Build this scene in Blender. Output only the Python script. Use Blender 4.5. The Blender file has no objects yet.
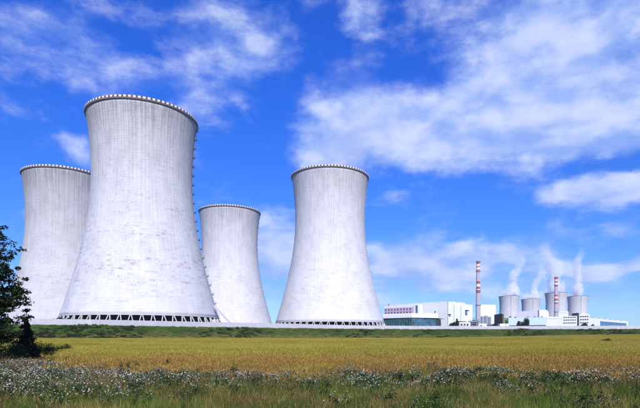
import bpy, math, random
import numpy as np
from mathutils import Vector, Matrix

R = math.radians
random.seed(7)
rng = np.random.default_rng(7)
scene = bpy.context.scene
COL = scene.collection

# ------------------------------------------------------------------ camera, sky, sun, exposure
CAM_Z = 2.0
cam_d = bpy.data.cameras.new('camera')
cam = bpy.data.objects.new('camera', cam_d)
COL.objects.link(cam)
cam.location = (0, 0, CAM_Z)
cam.rotation_euler = (R(90), 0, 0)
cam_d.sensor_width = 36
cam_d.lens = 506.0 / 640 * 36
cam_d.shift_x = -24.1 / 640
cam_d.shift_y = 133.9 / 640
cam_d.clip_start = 0.1
cam_d.clip_end = 60000
scene.camera = cam

SUN_EL, SUN_BEAR = 40, -10          # elevation; bearing the light travels towards (degrees from +Y, + = right)
sun_d = bpy.data.lights.new('sun', 'SUN')
sun_d.energy = 4.0
sun_d.angle = R(0.5)
sun_d.color = (1.0, 0.965, 0.92)
sun = bpy.data.objects.new('sun', sun_d)
COL.objects.link(sun)
b = R(SUN_BEAR)
sdir = Vector((math.sin(b) * math.cos(R(SUN_EL)), math.cos(b) * math.cos(R(SUN_EL)), -math.sin(R(SUN_EL))))
sun.rotation_euler = sdir.to_track_quat('-Z', 'Y').to_euler()
sun.location = (60, -80, 120)

scene.view_settings.view_transform = 'Standard'
scene.view_settings.look = 'None'
scene.view_settings.gamma = 1.0
scene.view_settings.exposure = 0.36
scene.view_settings.use_curve_mapping = False
scene.cycles.volume_bounces = 6
scene.cycles.volume_step_rate = 1.5
scene.cycles.max_bounces = 8
scene.cycles.diffuse_bounces = 3
scene.cycles.transparent_max_bounces = 8

F, CX, HY = 506.0, 344.1, 337.9     # focal length and principal point of the photograph, in its pixels


def azel(u, y):
    """direction (azimuth, elevation) of a place in the sky"""
    a = math.atan((u - CX) / F)
    return a, math.atan((HY - y) / F * math.cos(a))


class NT:
    """small helper for node trees"""
    def __init__(s, tree):
        s.t = tree
        s.n = tree.nodes
        s.l = tree.links

    def node(s, kind, **kw):
        n = s.n.new(kind)
        for k, v in kw.items():
            setattr(n, k, v)
        return n

    def put(s, sock, v):
        if v is None:
            return
        if isinstance(v, bpy.types.NodeSocket):
            s.l.new(v, sock)
        else:
            sock.default_value = v

    def math(s, op, a, b=None, c=None, clamp=False):
        n = s.node('ShaderNodeMath', operation=op, use_clamp=clamp)
        for i, v in enumerate((a, b, c)):
            s.put(n.inputs[i], v)
        return n.outputs[0]

    def vmath(s, op, a, b=None):
        n = s.node('ShaderNodeVectorMath', operation=op)
        s.put(n.inputs[0], a)
        s.put(n.inputs[1], b)
        return n.outputs[1] if op in ('LENGTH', 'DOT_PRODUCT', 'DISTANCE') else n.outputs[0]

    def noise(s, vec, scale=1.0, detail=4.0, rough=0.5, dist=0.0, col=False):
        n = s.node('ShaderNodeTexNoise')
        s.put(n.inputs['Vector'], vec)
        n.inputs['Scale'].default_value = scale
        n.inputs['Detail'].default_value = detail
        n.inputs['Roughness'].default_value = rough
        n.inputs['Distortion'].default_value = dist
        return n.outputs['Color' if col else 'Fac']

    def rng(s, v, a, b, c=0.0, d=1.0, smooth=False):
        n = s.node('ShaderNodeMapRange', clamp=True)
        if smooth:
            n.interpolation_type = 'SMOOTHSTEP'
        s.put(n.inputs[0], v)
        for i, x in enumerate((a, b, c, d)):
            s.put(n.inputs[i + 1], x)
        return n.outputs[0]

    def mix(s, f, a, b, kind='MIX'):
        n = s.node('ShaderNodeMix', data_type='RGBA', blend_type=kind)
        s.put(n.inputs[0], f)
        s.put(n.inputs[6], a if isinstance(a, bpy.types.NodeSocket) else (*a, 1))
        s.put(n.inputs[7], b if isinstance(b, bpy.types.NodeSocket) else (*b, 1))
        return n.outputs[2]

    def comb(s, x, y, z):
        n = s.node('ShaderNodeCombineXYZ')
        for i, v in enumerate((x, y, z)):
            s.put(n.inputs[i], v)
        return n.outputs[0]

    def sep(s, v):
        n = s.node('ShaderNodeSeparateXYZ')
        s.put(n.inputs[0], v)
        return n.outputs


def build_world():
    w = bpy.data.worlds.new('World')
    scene.world = w
    w.use_nodes = True
    w.cycles.sampling_method = 'MANUAL'
    w.cycles.sample_map_resolution = 512
    t = NT(w.node_tree)
    t.n.clear()
    out = t.node('ShaderNodeOutputWorld')
    bg = t.node('ShaderNodeBackground')
    bg.inputs['Strength'].default_value = 0.1
    t.l.new(bg.outputs[0], out.inputs[0])
    sky = t.node('ShaderNodeTexSky', sky_type='NISHITA')
    sky.sun_disc = False
    sky.sun_elevation = R(SUN_EL)
    sky.sun_rotation = R(180 + SUN_BEAR)
    sky.altitude = 400
    sky.air_density = 1.0
    sky.dust_density = 0.25
    sky.ozone_density = 4.0
    hs = t.node('ShaderNodeHueSaturation')          # the film's strong blues
    hs.inputs['Saturation'].default_value = 1.3
    hs.inputs['Value'].default_value = 1.0
    t.l.new(sky.outputs[0], hs.inputs['Color'])
    d = t.node('ShaderNodeTexCoord').outputs['Generated']
    d = t.vmath('NORMALIZE', d)
    X, Y, Z = t.sep(d)
    az = t.math('ARCTAN2', X, Y)
    el = t.math('ARCSINE', Z)
    tint = t.mix(t.rng(el, 0.0, 0.55, 0.0, 1.0, True), (0.54, 0.74, 1.12), (0.24, 0.76, 1.75))
    skyc = t.mix(1.0, hs.outputs[0], tint, 'MULTIPLY')
    # cloud-layer coordinates: a flat layer high above, so that clouds get smaller towards the horizon
    iz = t.math('DIVIDE', 1.0, t.math('ADD', t.math('MAXIMUM', Z, 0.0), 0.16))
    lay = t.comb(t.math('MULTIPLY', X, iz), t.math('MULTIPLY', Y, iz), 0.0)
    sph = t.comb(az, t.math('MULTIPLY', el, 1.6), 0.3)
    wn = t.vmath('SUBTRACT', t.noise(sph, 5.0, 5, 0.55, 0.0, True), (0.5, 0.5, 0.5))
    warp = t.node('ShaderNodeVectorMath', operation='SCALE')
    t.l.new(wn, warp.inputs[0])
    warp.inputs['Scale'].default_value = 0.16
    P = t.vmath('ADD', t.comb(az, el, 0.0), t.vmath('MULTIPLY', warp.outputs[0], (1, 0.6, 0)))
    # cloud banks: place in the photo's sky, half width and half height, weight
    banks = [
        (520, 110, 185, 66, 1.3), (405, 128, 115, 52, 1.25), (350, 145, 66, 36, 1.05), (560, 42, 160, 72, 1.05),
        (600, 138, 150, 28, 0.95), (420, 160, 85, 24, 0.9), (470, 5, 80, 40, 0.55),
        (366, 20, 32, 24, 0.52), (610, 194, 85, 22, 1.0), (600, 268, 75, 13, 1.0), (470, 250, 60, 15, 0.9),
        (415, 264, 95, 30, 1.0), (275, 247, 50, 44, 1.0), (330, 292, 120, 30, 0.65), (490, 268, 160, 30, 0.62), (555, 240, 50, 14, 0.45),
        (60, 48, 115, 44, 0.56), (232, 52, 84, 68, 0.66), (190, 95, 45, 36, 0.5), (125, 8, 90, 20, 0.32),
        (76, 145, 24, 26, 0.6), (18, 205, 16, 14, 0.55), (385, 198, 45, 10, 0.35), (540, 292, 140, 24, 0.6), (590, 232, 50, 14, 0.4),
    ]
    tot = None
    for (u, y, ru, ry, wgt) in banks:
        a0, e0 = azel(u, y)
        a1 = azel(u + ru, y)[0] - azel(u - ru, y)[0]
        e1 = azel(u, y - ry)[1] - azel(u, y + ry)[1]
        q = t.vmath('MULTIPLY', t.vmath('SUBTRACT', P, (a0, e0, 0)), (2 / a1, 2 / e1, 0))
        ln = t.vmath('LENGTH', q)
        v = t.rng(ln, 0.25, 1.35, wgt, 0.0, True)
        if tot is None:
            tot = v
        else:
            tot = t.math('SMOOTH_MAX', tot, v, 0.25)
    # the rest of the sky carries the same broken cloud
    behind = t.math('MULTIPLY', t.rng(t.noise(lay, 0.55, 3, 0.5), 0.5, 0.72, 0.0, 0.85, True),
                    t.rng(t.math('ABSOLUTE', az), 0.72, 1.0, 0.0, 1.0, True))
    tot = t.math('MAXIMUM', tot, behind)
    stretch = t.comb(az, t.math('MULTIPLY', el, 1.75), 0.0)
    n1 = t.noise(stretch, 9.0, 11, 0.64, 0.15)
    n2 = t.noise(t.vmath('ADD', lay, (3.1, 7.7, 0)), 3.4, 11, 0.66, 0.15)
    nn = t.math('ADD', t.math('MULTIPLY', n1, 0.65), t.math('MULTIPLY', n2, 0.35))
    dens = t.math('ADD', tot, t.math('MULTIPLY', t.math('SUBTRACT', nn, 0.5), 2.0))
    alpha = t.rng(dens, 0.16, 0.98, 0.0, 0.9, True)
    # billow shading: lit tops, blue-lavender bellies
    n1b = t.noise(stretch, 9.0, 8, 0.52, 0.15)
    n3 = t.noise(t.vmath('ADD', stretch, (0.015, 0.05, 0.0)), 9.0, 8, 0.52, 0.15)
    lit = t.rng(t.math('ADD', t.math('MULTIPLY', t.math('SUBTRACT', n1b, n3), 1.25), t.math('MULTIPLY', t.math('SUBTRACT', n2, 0.5), 0.7)), -0.27, 0.30, 0.0, 1.0, True)
    cl = t.mix(lit, (2.4, 3.7, 7.6), (5.5, 6.2, 8.3))
    col = t.mix(alpha, skyc, cl)
    below = t.rng(Z, -0.02, 0.0, 0.0, 1.0)
    col = t.mix(below, (1.2, 1.1, 0.7), col)
    t.l.new(col, bg.inputs['Color'])


build_world()

# ------------------------------------------------------------------ mesh helpers


class MB:
    """collects shapes into one mesh"""
    def __init__(s):
        s.v, s.f = [], []

    def add(s, vs, fs):
        o = len(s.v)
        s.v += [tuple(p) for p in vs]
        s.f += [tuple(i + o for i in f) for f in fs]
        return s

    def box(s, a, b):
        (x0, y0, z0), (x1, y1, z1) = a, b
        return s.add([(x0, y0, z0), (x1, y0, z0), (x1, y1, z0), (x0, y1, z0), (x0, y0, z1), (x1, y0, z1), (x1, y1, z1), (x0, y1, z1)],
                     [(3, 2, 1, 0), (4, 5, 6, 7), (0, 1, 5, 4), (1, 2, 6, 5), (2, 3, 7, 6), (3, 0, 4, 7)])

    def obox(s, o, dx, dy, w, d, z0, z1):
        """box from corner o along unit plan directions dx, dy"""
        o, dx, dy = Vector(o[:2]), Vector(dx), Vector(dy)
        c = [o, o + dx * w, o + dx * w + dy * d, o + dy * d]
        return s.prism([(p.x, p.y) for p in c], z0, z1)

    def prism(s, plan, z0, z1):
        n = len(plan)
        ar = sum(plan[i][0] * plan[(i + 1) % n][1] - plan[(i + 1) % n][0] * plan[i][1] for i in range(n))
        if ar < 0:
            plan = plan[::-1]
        vs = [(x, y, z0) for x, y in plan] + [(x, y, z1) for x, y in plan]
        fs = [tuple(range(n))[::-1], tuple(range(n, 2 * n))] + [(i, (i + 1) % n, n + (i + 1) % n, n + i) for i in range(n)]
        return s.add(vs, fs)

    def beam(s, a, b, w, h=None, up=(0, 0, 1)):
        a, b = Vector(a), Vector(b)
        h = h or w
        d = (b - a).normalized()
        u = Vector(up)
        if abs(d.dot(u)) > 0.98:
            u = Vector((1, 0, 0))
        x = d.cross(u).normalized() * w / 2
        y = x.cross(d).normalized() * h / 2
        vs = [a - x - y, a + x - y, a + x + y, a - x + y, b - x - y, b + x - y, b + x + y, b - x + y]
        return s.add(vs, [(3, 2, 1, 0), (4, 5, 6, 7), (0, 1, 5, 4), (1, 2, 6, 5), (2, 3, 7, 6), (3, 0, 4, 7)])

    def tube(s, pts, rad, n=8):
        pts = [Vector(p) for p in pts]
        base = len(s.v)
        for i, p in enumerate(pts):
            d = (pts[min(i + 1, len(pts) - 1)] - pts[max(i - 1, 0)]).normalized()
            u = Vector((0, 0, 1)) if abs(d.z) < 0.95 else Vector((1, 0, 0))
            x = d.cross(u).normalized()
            y = d.cross(x).normalized()
            r = rad[i] if hasattr(rad, '__len__') else rad
            for k in range(n):
                a = 2 * math.pi * k / n
                s.v.append(tuple(p + x * r * math.cos(a) + y * r * math.sin(a)))
        for i in range(len(pts) - 1):
            for k in range(n):
                k2 = (k + 1) % n
                s.f.append((base + i * n + k, base + (i + 1) * n + k, base + (i + 1) * n + k2, base + i * n + k2))
        s.f.append(tuple(base + k for k in range(n)))
        s.f.append(tuple(base + (len(pts) - 1) * n + k for k in reversed(range(n))))
        return s

    def lathe(s, prof, n=48, c=(0, 0), close=False):
        base = len(s.v)
        for r, z in prof:
            for k in range(n):
                a = 2 * math.pi * k / n
                s.v.append((c[0] + r * math.cos(a), c[1] + r * math.sin(a), z))
        m = len(prof)
        for i in range(m if close else m - 1):
            j = (i + 1) % m
            for k in range(n):
                k2 = (k + 1) % n
                s.f.append((base + i * n + k, base + i * n + k2, base + j * n + k2, base + j * n + k))
        return s

    def caps(s, n, bottom=False):
        """close the last ring added by lathe"""
        L = len(s.v)
        s.f.append(tuple(range(L - n, L)))
        return s

    def mesh(s, name, mat=None, smooth=False):
        me = bpy.data.meshes.new(name)
        me.from_pydata(s.v, [], s.f)
        if mat:
            me.materials.append(mat)
        if smooth:
            me.shade_smooth()
        me.update()
        return me

    def build(s, name, mat, parent=None, smooth=False):
        return link(name, s.mesh(name, mat, smooth), parent)


def link(name, data, parent=None):
    o = bpy.data.objects.new(name, data)
    COL.objects.link(o)
    o.parent = parent
    return o


def np_mesh(name, verts, faces, mat=None, attrs=None, smooth=False):
    """verts (n,3), faces (m,k) arrays of one polygon size"""
    me = bpy.data.meshes.new(name)
    verts = np.asarray(verts, np.float32)
    faces = np.asarray(faces, np.int32)
    m, k = faces.shape
    me.vertices.add(len(verts))
    me.vertices.foreach_set('co', verts.ravel())
    me.loops.add(m * k)
    me.loops.foreach_set('vertex_index', faces.ravel())
    me.polygons.add(m)
    me.polygons.foreach_set('loop_start', np.arange(0, m * k, k, dtype=np.int32))
    for an, arr in (attrs or {}).items():
        at = me.attributes.new(an, 'FLOAT', 'POINT')
        at.data.foreach_set('value', np.asarray(arr, np.float32))
    if mat:
        me.materials.append(mat)
    me.update(calc_edges=True)
    me.validate()
    if smooth:
        me.shade_smooth()
    return me


def tag(o, label, cat, group=None, kind=None):
    o['label'] = label
    if cat:
        o['category'] = cat
    if group:
        o['group'] = group
    if kind:
        o['kind'] = kind
    return o


def thing(name, label, cat, loc=(0, 0, 0), rz=0.0, group=None):
    o = link(name, None)
    o.location = loc
    o.rotation_euler = (0, 0, rz)
    o.empty_display_size = 0.5
    return tag(o, label, cat, group)


# ------------------------------------------------------------------ materials
MATS = {}


def new_mat(name):
    m = bpy.data.materials.new(name)
    m.use_nodes = True
    t = NT(m.node_tree)
    return m, t, t.n['Principled BSDF']


def plain(name, col, rough=0.7, var=0.12, scale=0.4, metal=0.0, spec=0.3):
    """one colour with uneven tone and slight streaks"""
    if name in MATS:
        return MATS[name]
    m, t, p = new_mat(name)
    pos = t.node('ShaderNodeNewGeometry').outputs['Position']
    n1 = t.noise(pos, scale, 5, 0.6)
    n2 = t.noise(t.vmath('MULTIPLY', pos, (1.3, 1.3, 0.12)), scale * 3, 4, 0.6)
    k = t.math('ADD', t.math('MULTIPLY', t.math('SUBTRACT', n1, 0.5), var * 2), t.math('MULTIPLY', t.math('SUBTRACT', n2, 0.5), var * 2))
    k = t.math('ADD', k, 1.0)
    kk = t.comb(k, k, k)
    c = t.mix(1.0, kk, col, 'MULTIPLY')
    t.l.new(c, p.inputs['Base Color'])
    p.inputs['Roughness'].default_value = rough
    p.inputs['Metallic'].default_value = metal
    p.inputs['Specular IOR Level'].default_value = spec
    MATS[name] = m
    return m


def tower_concrete(name, tone, stain, patch=1.0):
    m, t, p = new_mat(name)
    oc = t.node('ShaderNodeTexCoord').outputs['Object']
    X, Y, Z = t.sep(oc)
    nrm = t.vmath('NORMALIZE', t.comb(X, Y, 0.0))
    NX, NY, _ = t.sep(nrm)

    def cyl(f, zf, off=0.0):
        return t.comb(t.math('MULTIPLY', NX, f), t.math('MULTIPLY', NY, f), t.math('MULTIPLY_ADD', Z, zf, off))
    rnd = t.node('ShaderNodeObjectInfo').outputs['Random']
    ro = t.math('MULTIPLY', rnd, 40.0)
    # run-off streaks, stronger towards the rim
    st1 = t.noise(cyl(34, 0.03, ro), 1.0, 5, 0.65)
    st2 = t.noise(cyl(90, 0.02, ro), 1.0, 3, 0.6)
    up = t.rng(Z, 20.0, 119.0, 0.18, 1.0)
    streak = t.math('ADD', t.math('MULTIPLY', st1, 0.5), t.math('MULTIPLY', st2, 0.5))
    streak = t.math('MULTIPLY', t.rng(streak, 0.44, 0.68, 0.0, 1.0), up)
    rim = t.math('MULTIPLY', t.rng(Z, 96.0, 118.0, 0.0, 1.0, True), t.rng(st2, 0.38, 0.66, 0.15, 1.0))
    # clouds of grime
    blot = t.rng(t.noise(cyl(5, 0.09, ro), 1.0, 6, 0.6), 0.42, 0.72, 0.0, 1.0)
    # shutter lifts: a thin line every 1.5 m, broken up, and patches of repaired lifts
    fz = t.math('FRACT', t.math('DIVIDE', Z, 1.5))
    line = t.rng(t.math('ABSOLUTE', t.math('SUBTRACT', fz, 0.5)), 0.34, 0.5, 0.0, 1.0)
    lmask = t.rng(t.noise(cyl(6, 0.45, ro), 1.0, 5, 0.65), 0.46, 0.66, 0.10, 1.0)
    lines = t.math('MULTIPLY', line, lmask)
    lift = t.math('FLOOR', t.math('DIVIDE', Z, 1.5))
    dvec = t.comb(t.math('MULTIPLY', NX, 5.5), t.math('MULTIPLY', NY, 5.5), t.math('MULTIPLY_ADD', lift, 3.7, ro))
    dash = t.rng(t.math('ADD', t.noise(dvec, 1.0, 7, 0.74), t.math('MULTIPLY', t.math('SUBTRACT', t.noise(cyl(60, 1.6, ro), 1.0, 4, 0.65), 0.5), 0.45)), 0.50, 0.66, 0.0, 1.0)
    dash = t.math('MULTIPLY', dash, t.rng(fz, 0.25, 0.45, 0.15, 1.0))
    zone = t.rng(t.noise(cyl(2.6, 0.13, ro), 1.0, 4, 0.55), 0.36, 0.54, 0.0, 1.0)
    low = t.math('ADD', t.rng(Z, 5.0, 22.0, 0.3, 1.0), t.rng(Z, 34.0, 75.0, 0.0, -0.7))
    dashes = t.math('MULTIPLY', t.math('MULTIPLY', t.math('MULTIPLY', dash, zone), low), patch)
    # meridian ribs
    ang = t.math('ARCTAN2', Y, X)
    rib = t.math('SINE', t.math('MULTIPLY', ang, 90.0))
    ribd = t.math('MULTIPLY', t.rng(rib, 0.55, 1.0, 0.0, 1.0), t.rng(Z, 20, 110, 0.15, 0.8))
    mott = t.rng(t.noise(cyl(30, 0.55, ro), 1.0, 6, 0.7), 0.40, 0.70, 0.0, 1.0)
    soot = t.math('MULTIPLY', t.rng(Z, 48.0, 112.0, 0.0, 1.0, True), t.rng(t.noise(cyl(7, 0.05, ro), 1.0, 5, 0.6), 0.30, 0.65, 0.45, 1.0))
    d = t.math('MULTIPLY', streak, 0.40 * stain)
    for v, k in ((rim, 0.36 * stain), (blot, 0.17), (lines, 0.24), (dashes, 0.55), (ribd, 0.07), (mott, 0.11), (soot, 0.17 * stain)):
        d = t.math('ADD', d, t.math('MULTIPLY', v, k))
    grain = t.math('MULTIPLY', t.math('SUBTRACT', t.noise(cyl(200, 2.0), 1.0, 2, 0.5), 0.5), 0.10)
    d = t.math('ADD', d, grain)
    d = t.math('MINIMUM', t.math('MAXIMUM', d, 0.0), 0.8)
    c0 = tuple(tone * k for k in (0.645, 0.625, 0.635))
    c1 = tuple(tone * k for k in (0.13, 0.12, 0.125))
    cc = t.mix(d, c0, c1)
    cc = t.mix(t.math('MULTIPLY', dashes, 0.55), cc, (0.36 * tone, 0.26 * tone, 0.25 * tone))
    t.l.new(cc, p.inputs['Base Color'])
    p.inputs['Roughness'].default_value = 0.9
    p.inputs['Specular IOR Level'].default_value = 0.15
    bp = t.node('ShaderNodeBump')
    bp.inputs['Strength'].default_value = 0.35
    bp.inputs['Distance'].default_value = 0.12
    hgt = t.math('ADD', t.math('MULTIPLY', line, -0.6), t.math('MULTIPLY', rib, 0.35))
    t.l.new(hgt, bp.inputs['Height'])
    t.l.new(bp.outputs[0], p.inputs['Normal'])
    return m


def leaf_mat(name, c_a, c_b, c_c=None, trans=0.25, wscale=0.03, rough=0.6, attr='tone', patch=None):
    """foliage: tone varies from leaf to leaf (attribute) and from place to place"""
    m, t, p = new_mat(name)
    pos = t.node('ShaderNodeNewGeometry').outputs['Position']
    at = t.node('ShaderNodeAttribute', attribute_name=attr).outputs['Fac']
    n = t.noise(pos, wscale, 4, 0.6)
    f = t.math('ADD', t.math('MULTIPLY', at, 0.65), t.math('MULTIPLY', t.math('SUBTRACT', n, 0.5), 2.2), clamp=True)
    c = t.mix(f, c_a, c_b)
    if c_c:
        n2 = t.noise(t.vmath('ADD', pos, (31, 17, 5)), wscale * 2.3, 5, 0.6)
        lo, hi, k = patch or (0.52, 0.66, 0.8)
        c = t.mix(t.rng(n2, lo, hi, 0.0, k), c, c_c)
    t.l.new(c, p.inputs['Base Color'])
    p.inputs['Roughness'].default_value = rough
    p.inputs['Specular IOR Level'].default_value = 0.15
    if trans:
        tr = t.node('ShaderNodeBsdfTranslucent')
        t.l.new(c, tr.inputs['Color'])
        mx = t.node('ShaderNodeMixShader')
        mx.inputs[0].default_value = trans
        t.l.new(p.outputs[0], mx.inputs[1])
        t.l.new(tr.outputs[0], mx.inputs[2])
        t.l.new(mx.outputs[0], t.n['Material Output'].inputs[0])
    return m


def glass_mat(name, col, rough=0.15):
    m, t, p = new_mat(name)
    pos = t.node('ShaderNodeNewGeometry').outputs['Position']
    n = t.noise(pos, 0.25, 3, 0.6)
    c = t.mix(t.rng(n, 0.35, 0.65), tuple(v * 0.55 for v in col), tuple(min(1, v * 1.5) for v in col))
    t.l.new(c, p.inputs['Base Color'])
    p.inputs['Roughness'].default_value = rough
    p.inputs['Specular IOR Level'].default_value = 0.7
    return m


M_T = [tower_concrete('tower concrete', 1.04, 0.92, 0.8), tower_concrete('weathered shade-toned tower concrete', 0.9, 1.0, 0.4),  # far-left tower (second): cloud shade put into a greyer tone, besides its stains
       tower_concrete('pale tower concrete', 1.07, 0.8, 0.35), tower_concrete('bleached tower concrete', 1.10, 0.7, 0.4)]
M_FAR = tower_concrete('far tower concrete', 1.0, 0.4)
M_white = plain('white render', (0.84, 0.83, 0.82), 0.7, 0.05, 0.1)
M_wall = plain('pale concrete wall', (0.52, 0.50, 0.52), 0.85, 0.14, 0.25)
M_lav = plain('pale lavender cladding', (0.66, 0.62, 0.70), 0.6, 0.07, 0.1)
M_cyan = plain('pale cyan cladding', (0.64, 0.78, 0.78), 0.55, 0.05, 0.1)
M_roof = plain('grey roof felt', (0.28, 0.27, 0.27), 0.9, 0.1)
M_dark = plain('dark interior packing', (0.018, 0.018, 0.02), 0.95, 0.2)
M_gap = plain('dark painted metal', (0.05, 0.055, 0.07), 0.5, 0.15)
M_red = plain('red marking paint', (0.52, 0.055, 0.05), 0.55, 0.12)
M_rust = plain('rust red railing paint', (0.20, 0.045, 0.035), 0.65, 0.2)
M_wpaint = plain('white marking paint', (0.80, 0.79, 0.78), 0.5, 0.06)
M_chim = plain('lavender grey chimney concrete', (0.50, 0.45, 0.52), 0.8, 0.08, 0.12)
M_steel = plain('galvanised steel', (0.36, 0.37, 0.40), 0.45, 0.12, 0.4, 0.4)
M_tank = plain('silver tank sheet', (0.46, 0.47, 0.50), 0.35, 0.1, 0.3, 0.55)
M_mauve = plain('mauve facade panel', (0.54, 0.42, 0.54), 0.7, 0.1, 0.2)
M_brown = plain('brown cladding', (0.10, 0.055, 0.03), 0.75, 0.15, 0.2)
M_orange = plain('orange brown cladding', (0.26, 0.115, 0.045), 0.7, 0.12, 0.2)
M_green = plain('green cladding', (0.20, 0.36, 0.14), 0.7, 0.12, 0.2)
M_teal = glass_mat('dark teal glazing', (0.02, 0.12, 0.13))
M_bluegl = glass_mat('blue grey glazing', (0.06, 0.16, 0.24))
M_bglass = glass_mat('bright blue glazing', (0.06, 0.17, 0.36), 0.25)
M_pane = glass_mat('window pane', (0.045, 0.06, 0.11))
M_bark = plain('bark', (0.06, 0.045, 0.035), 0.95, 0.25, 2.0)

# ------------------------------------------------------------------ terrain
WALL_X = np.array([-420, -260, -175, -139, -118, -67, -9, 50, 110, 186, 300, 700], float)
WALL_Y = np.array([120, 190, 214, 228, 238, 283, 326, 345, 350, 340, 332, 330], float)
PLAT = CAM_Z + 5.6


def sm(a, b, x):
    q = np.clip((x - a) / (b - a), 0, 1)
    return q * q * (3 - 2 * q)


def wall_y(x):
    return np.interp(x, WALL_X, WALL_Y)


def wall_gap(x, y):
    """metres in front of the wall line (negative = behind)"""
    dx = 4.0
    sl = (wall_y(x + dx) - wall_y(x - dx)) / (2 * dx)
    return (wall_y(x) - y) / np.sqrt(1 + sl * sl)


BANK = 17.0


def ground_z(x, y):
    x = np.asarray(x, float)
    y = np.asarray(y, float)
    field = 1.1 * sm(25, 215, y) + 2.3 * sm(30, 190, x) * sm(110, 300, y)
    field = field + 0.10 * np.sin(x * 0.045 + 1) * np.sin(y * 0.05) + 0.04 * np.sin(x * 0.31) * np.sin(y * 0.27 + 2)
    s = wall_gap(x, y)
    k = sm(BANK, 1.2, s) if False else 1 - sm(1.2, BANK, s)
    bump = 0.35 * np.sin(x * 0.21) * np.sin(y * 0.17 + x * 0.05) * k * (1 - k) * 4
    return field * (1 - k) + PLAT * k + bump


def terrain():
    xs = np.unique(np.concatenate([np.linspace(-2600, -700, 12), np.linspace(-700, -300, 21), np.arange(-300, 420, 4.0), np.linspace(420, 1100, 35), np.linspace(1100, 2600, 10)]))
    ys = np.unique(np.concatenate([np.linspace(-600, -60, 10), np.arange(-60, 400, 4.0), np.linspace(400, 2200, 60), np.linspace(2200, 2600, 5)]))
    gx, gy = np.meshgrid(xs, ys)
    gz = ground_z(np.clip(gx, -400, 690), gy)
    v = np.stack([gx, gy, gz], -1).reshape(-1, 3)
    nx, ny = len(xs), len(ys)
    i = np.arange(nx * ny).reshape(ny, nx)
    f = np.stack([i[:-1, :-1], i[:-1, 1:], i[1:, 1:], i[1:, :-1]], -1).reshape(-1, 4)
    m, t, p = new_mat('ground soil and grass')
    pos = t.node('ShaderNodeNewGeometry').outputs['Position']
    X, Y, Z = t.sep(pos)
    n = t.noise(pos, 0.08, 6, 0.65)
    n2 = t.noise(pos, 1.4, 5, 0.65)
    soil = t.mix(n2, (0.10, 0.07, 0.03), (0.20, 0.135, 0.045))
    grass = t.mix(t.rng(n, 0.4, 0.62), (0.030, 0.050, 0.014), (0.085, 0.115, 0.028))
    hgt = t.rng(Z, 2.9, 4.2)
    near = t.rng(Y, 19.0, 26.0, 1.0, 0.0)
    c = t.mix(t.math('MAXIMUM', hgt, near), soil, grass)
    t.l.new(c, p.inputs['Base Color'])
    p.inputs['Roughness'].default_value = 0.95
    p.inputs['Specular IOR Level'].default_value = 0.1
    o = link('ground', np_mesh('ground', v, f, m, smooth=True))
    o['kind'] = 'structure'
    o['label'] = 'gently sloping farmland rising to the plant terrace'
    return o


terrain()


def gz(x, y):
    return float(ground_z(np.array([float(x)]), np.array([float(y)]))[0])


# ------------------------------------------------------------------ cooling towers
RT, RB, RTH, HT, HTH = 31.4, 44.84, 28.6, 119.0, 85.0
Z_SHELL = CAM_Z + 12.2
GRND = PLAT


def shell_r(h):
    bb = 70.4 if h < HTH else 75.0
    return RTH * math.sqrt(1 + ((h - HTH) / bb) ** 2)


def pol(r, a, z):
    return (r * math.cos(a), r * math.sin(a), z)


_shell_mesh = {}


def tower_meshes(seg, mat):
    rings = 56 if seg > 100 else 28
    prof = [(shell_r(HT * i / rings), HT * i / rings) for i in range(rings + 1)]
    inner = [(r - 0.9, h) for r, h in reversed(prof)]
    shell = MB().lathe(prof + inner, seg, close=True).mesh('shell', mat, True)
    return shell


NPAIR = 52
leg_mesh = None
support_meshes = None


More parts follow.
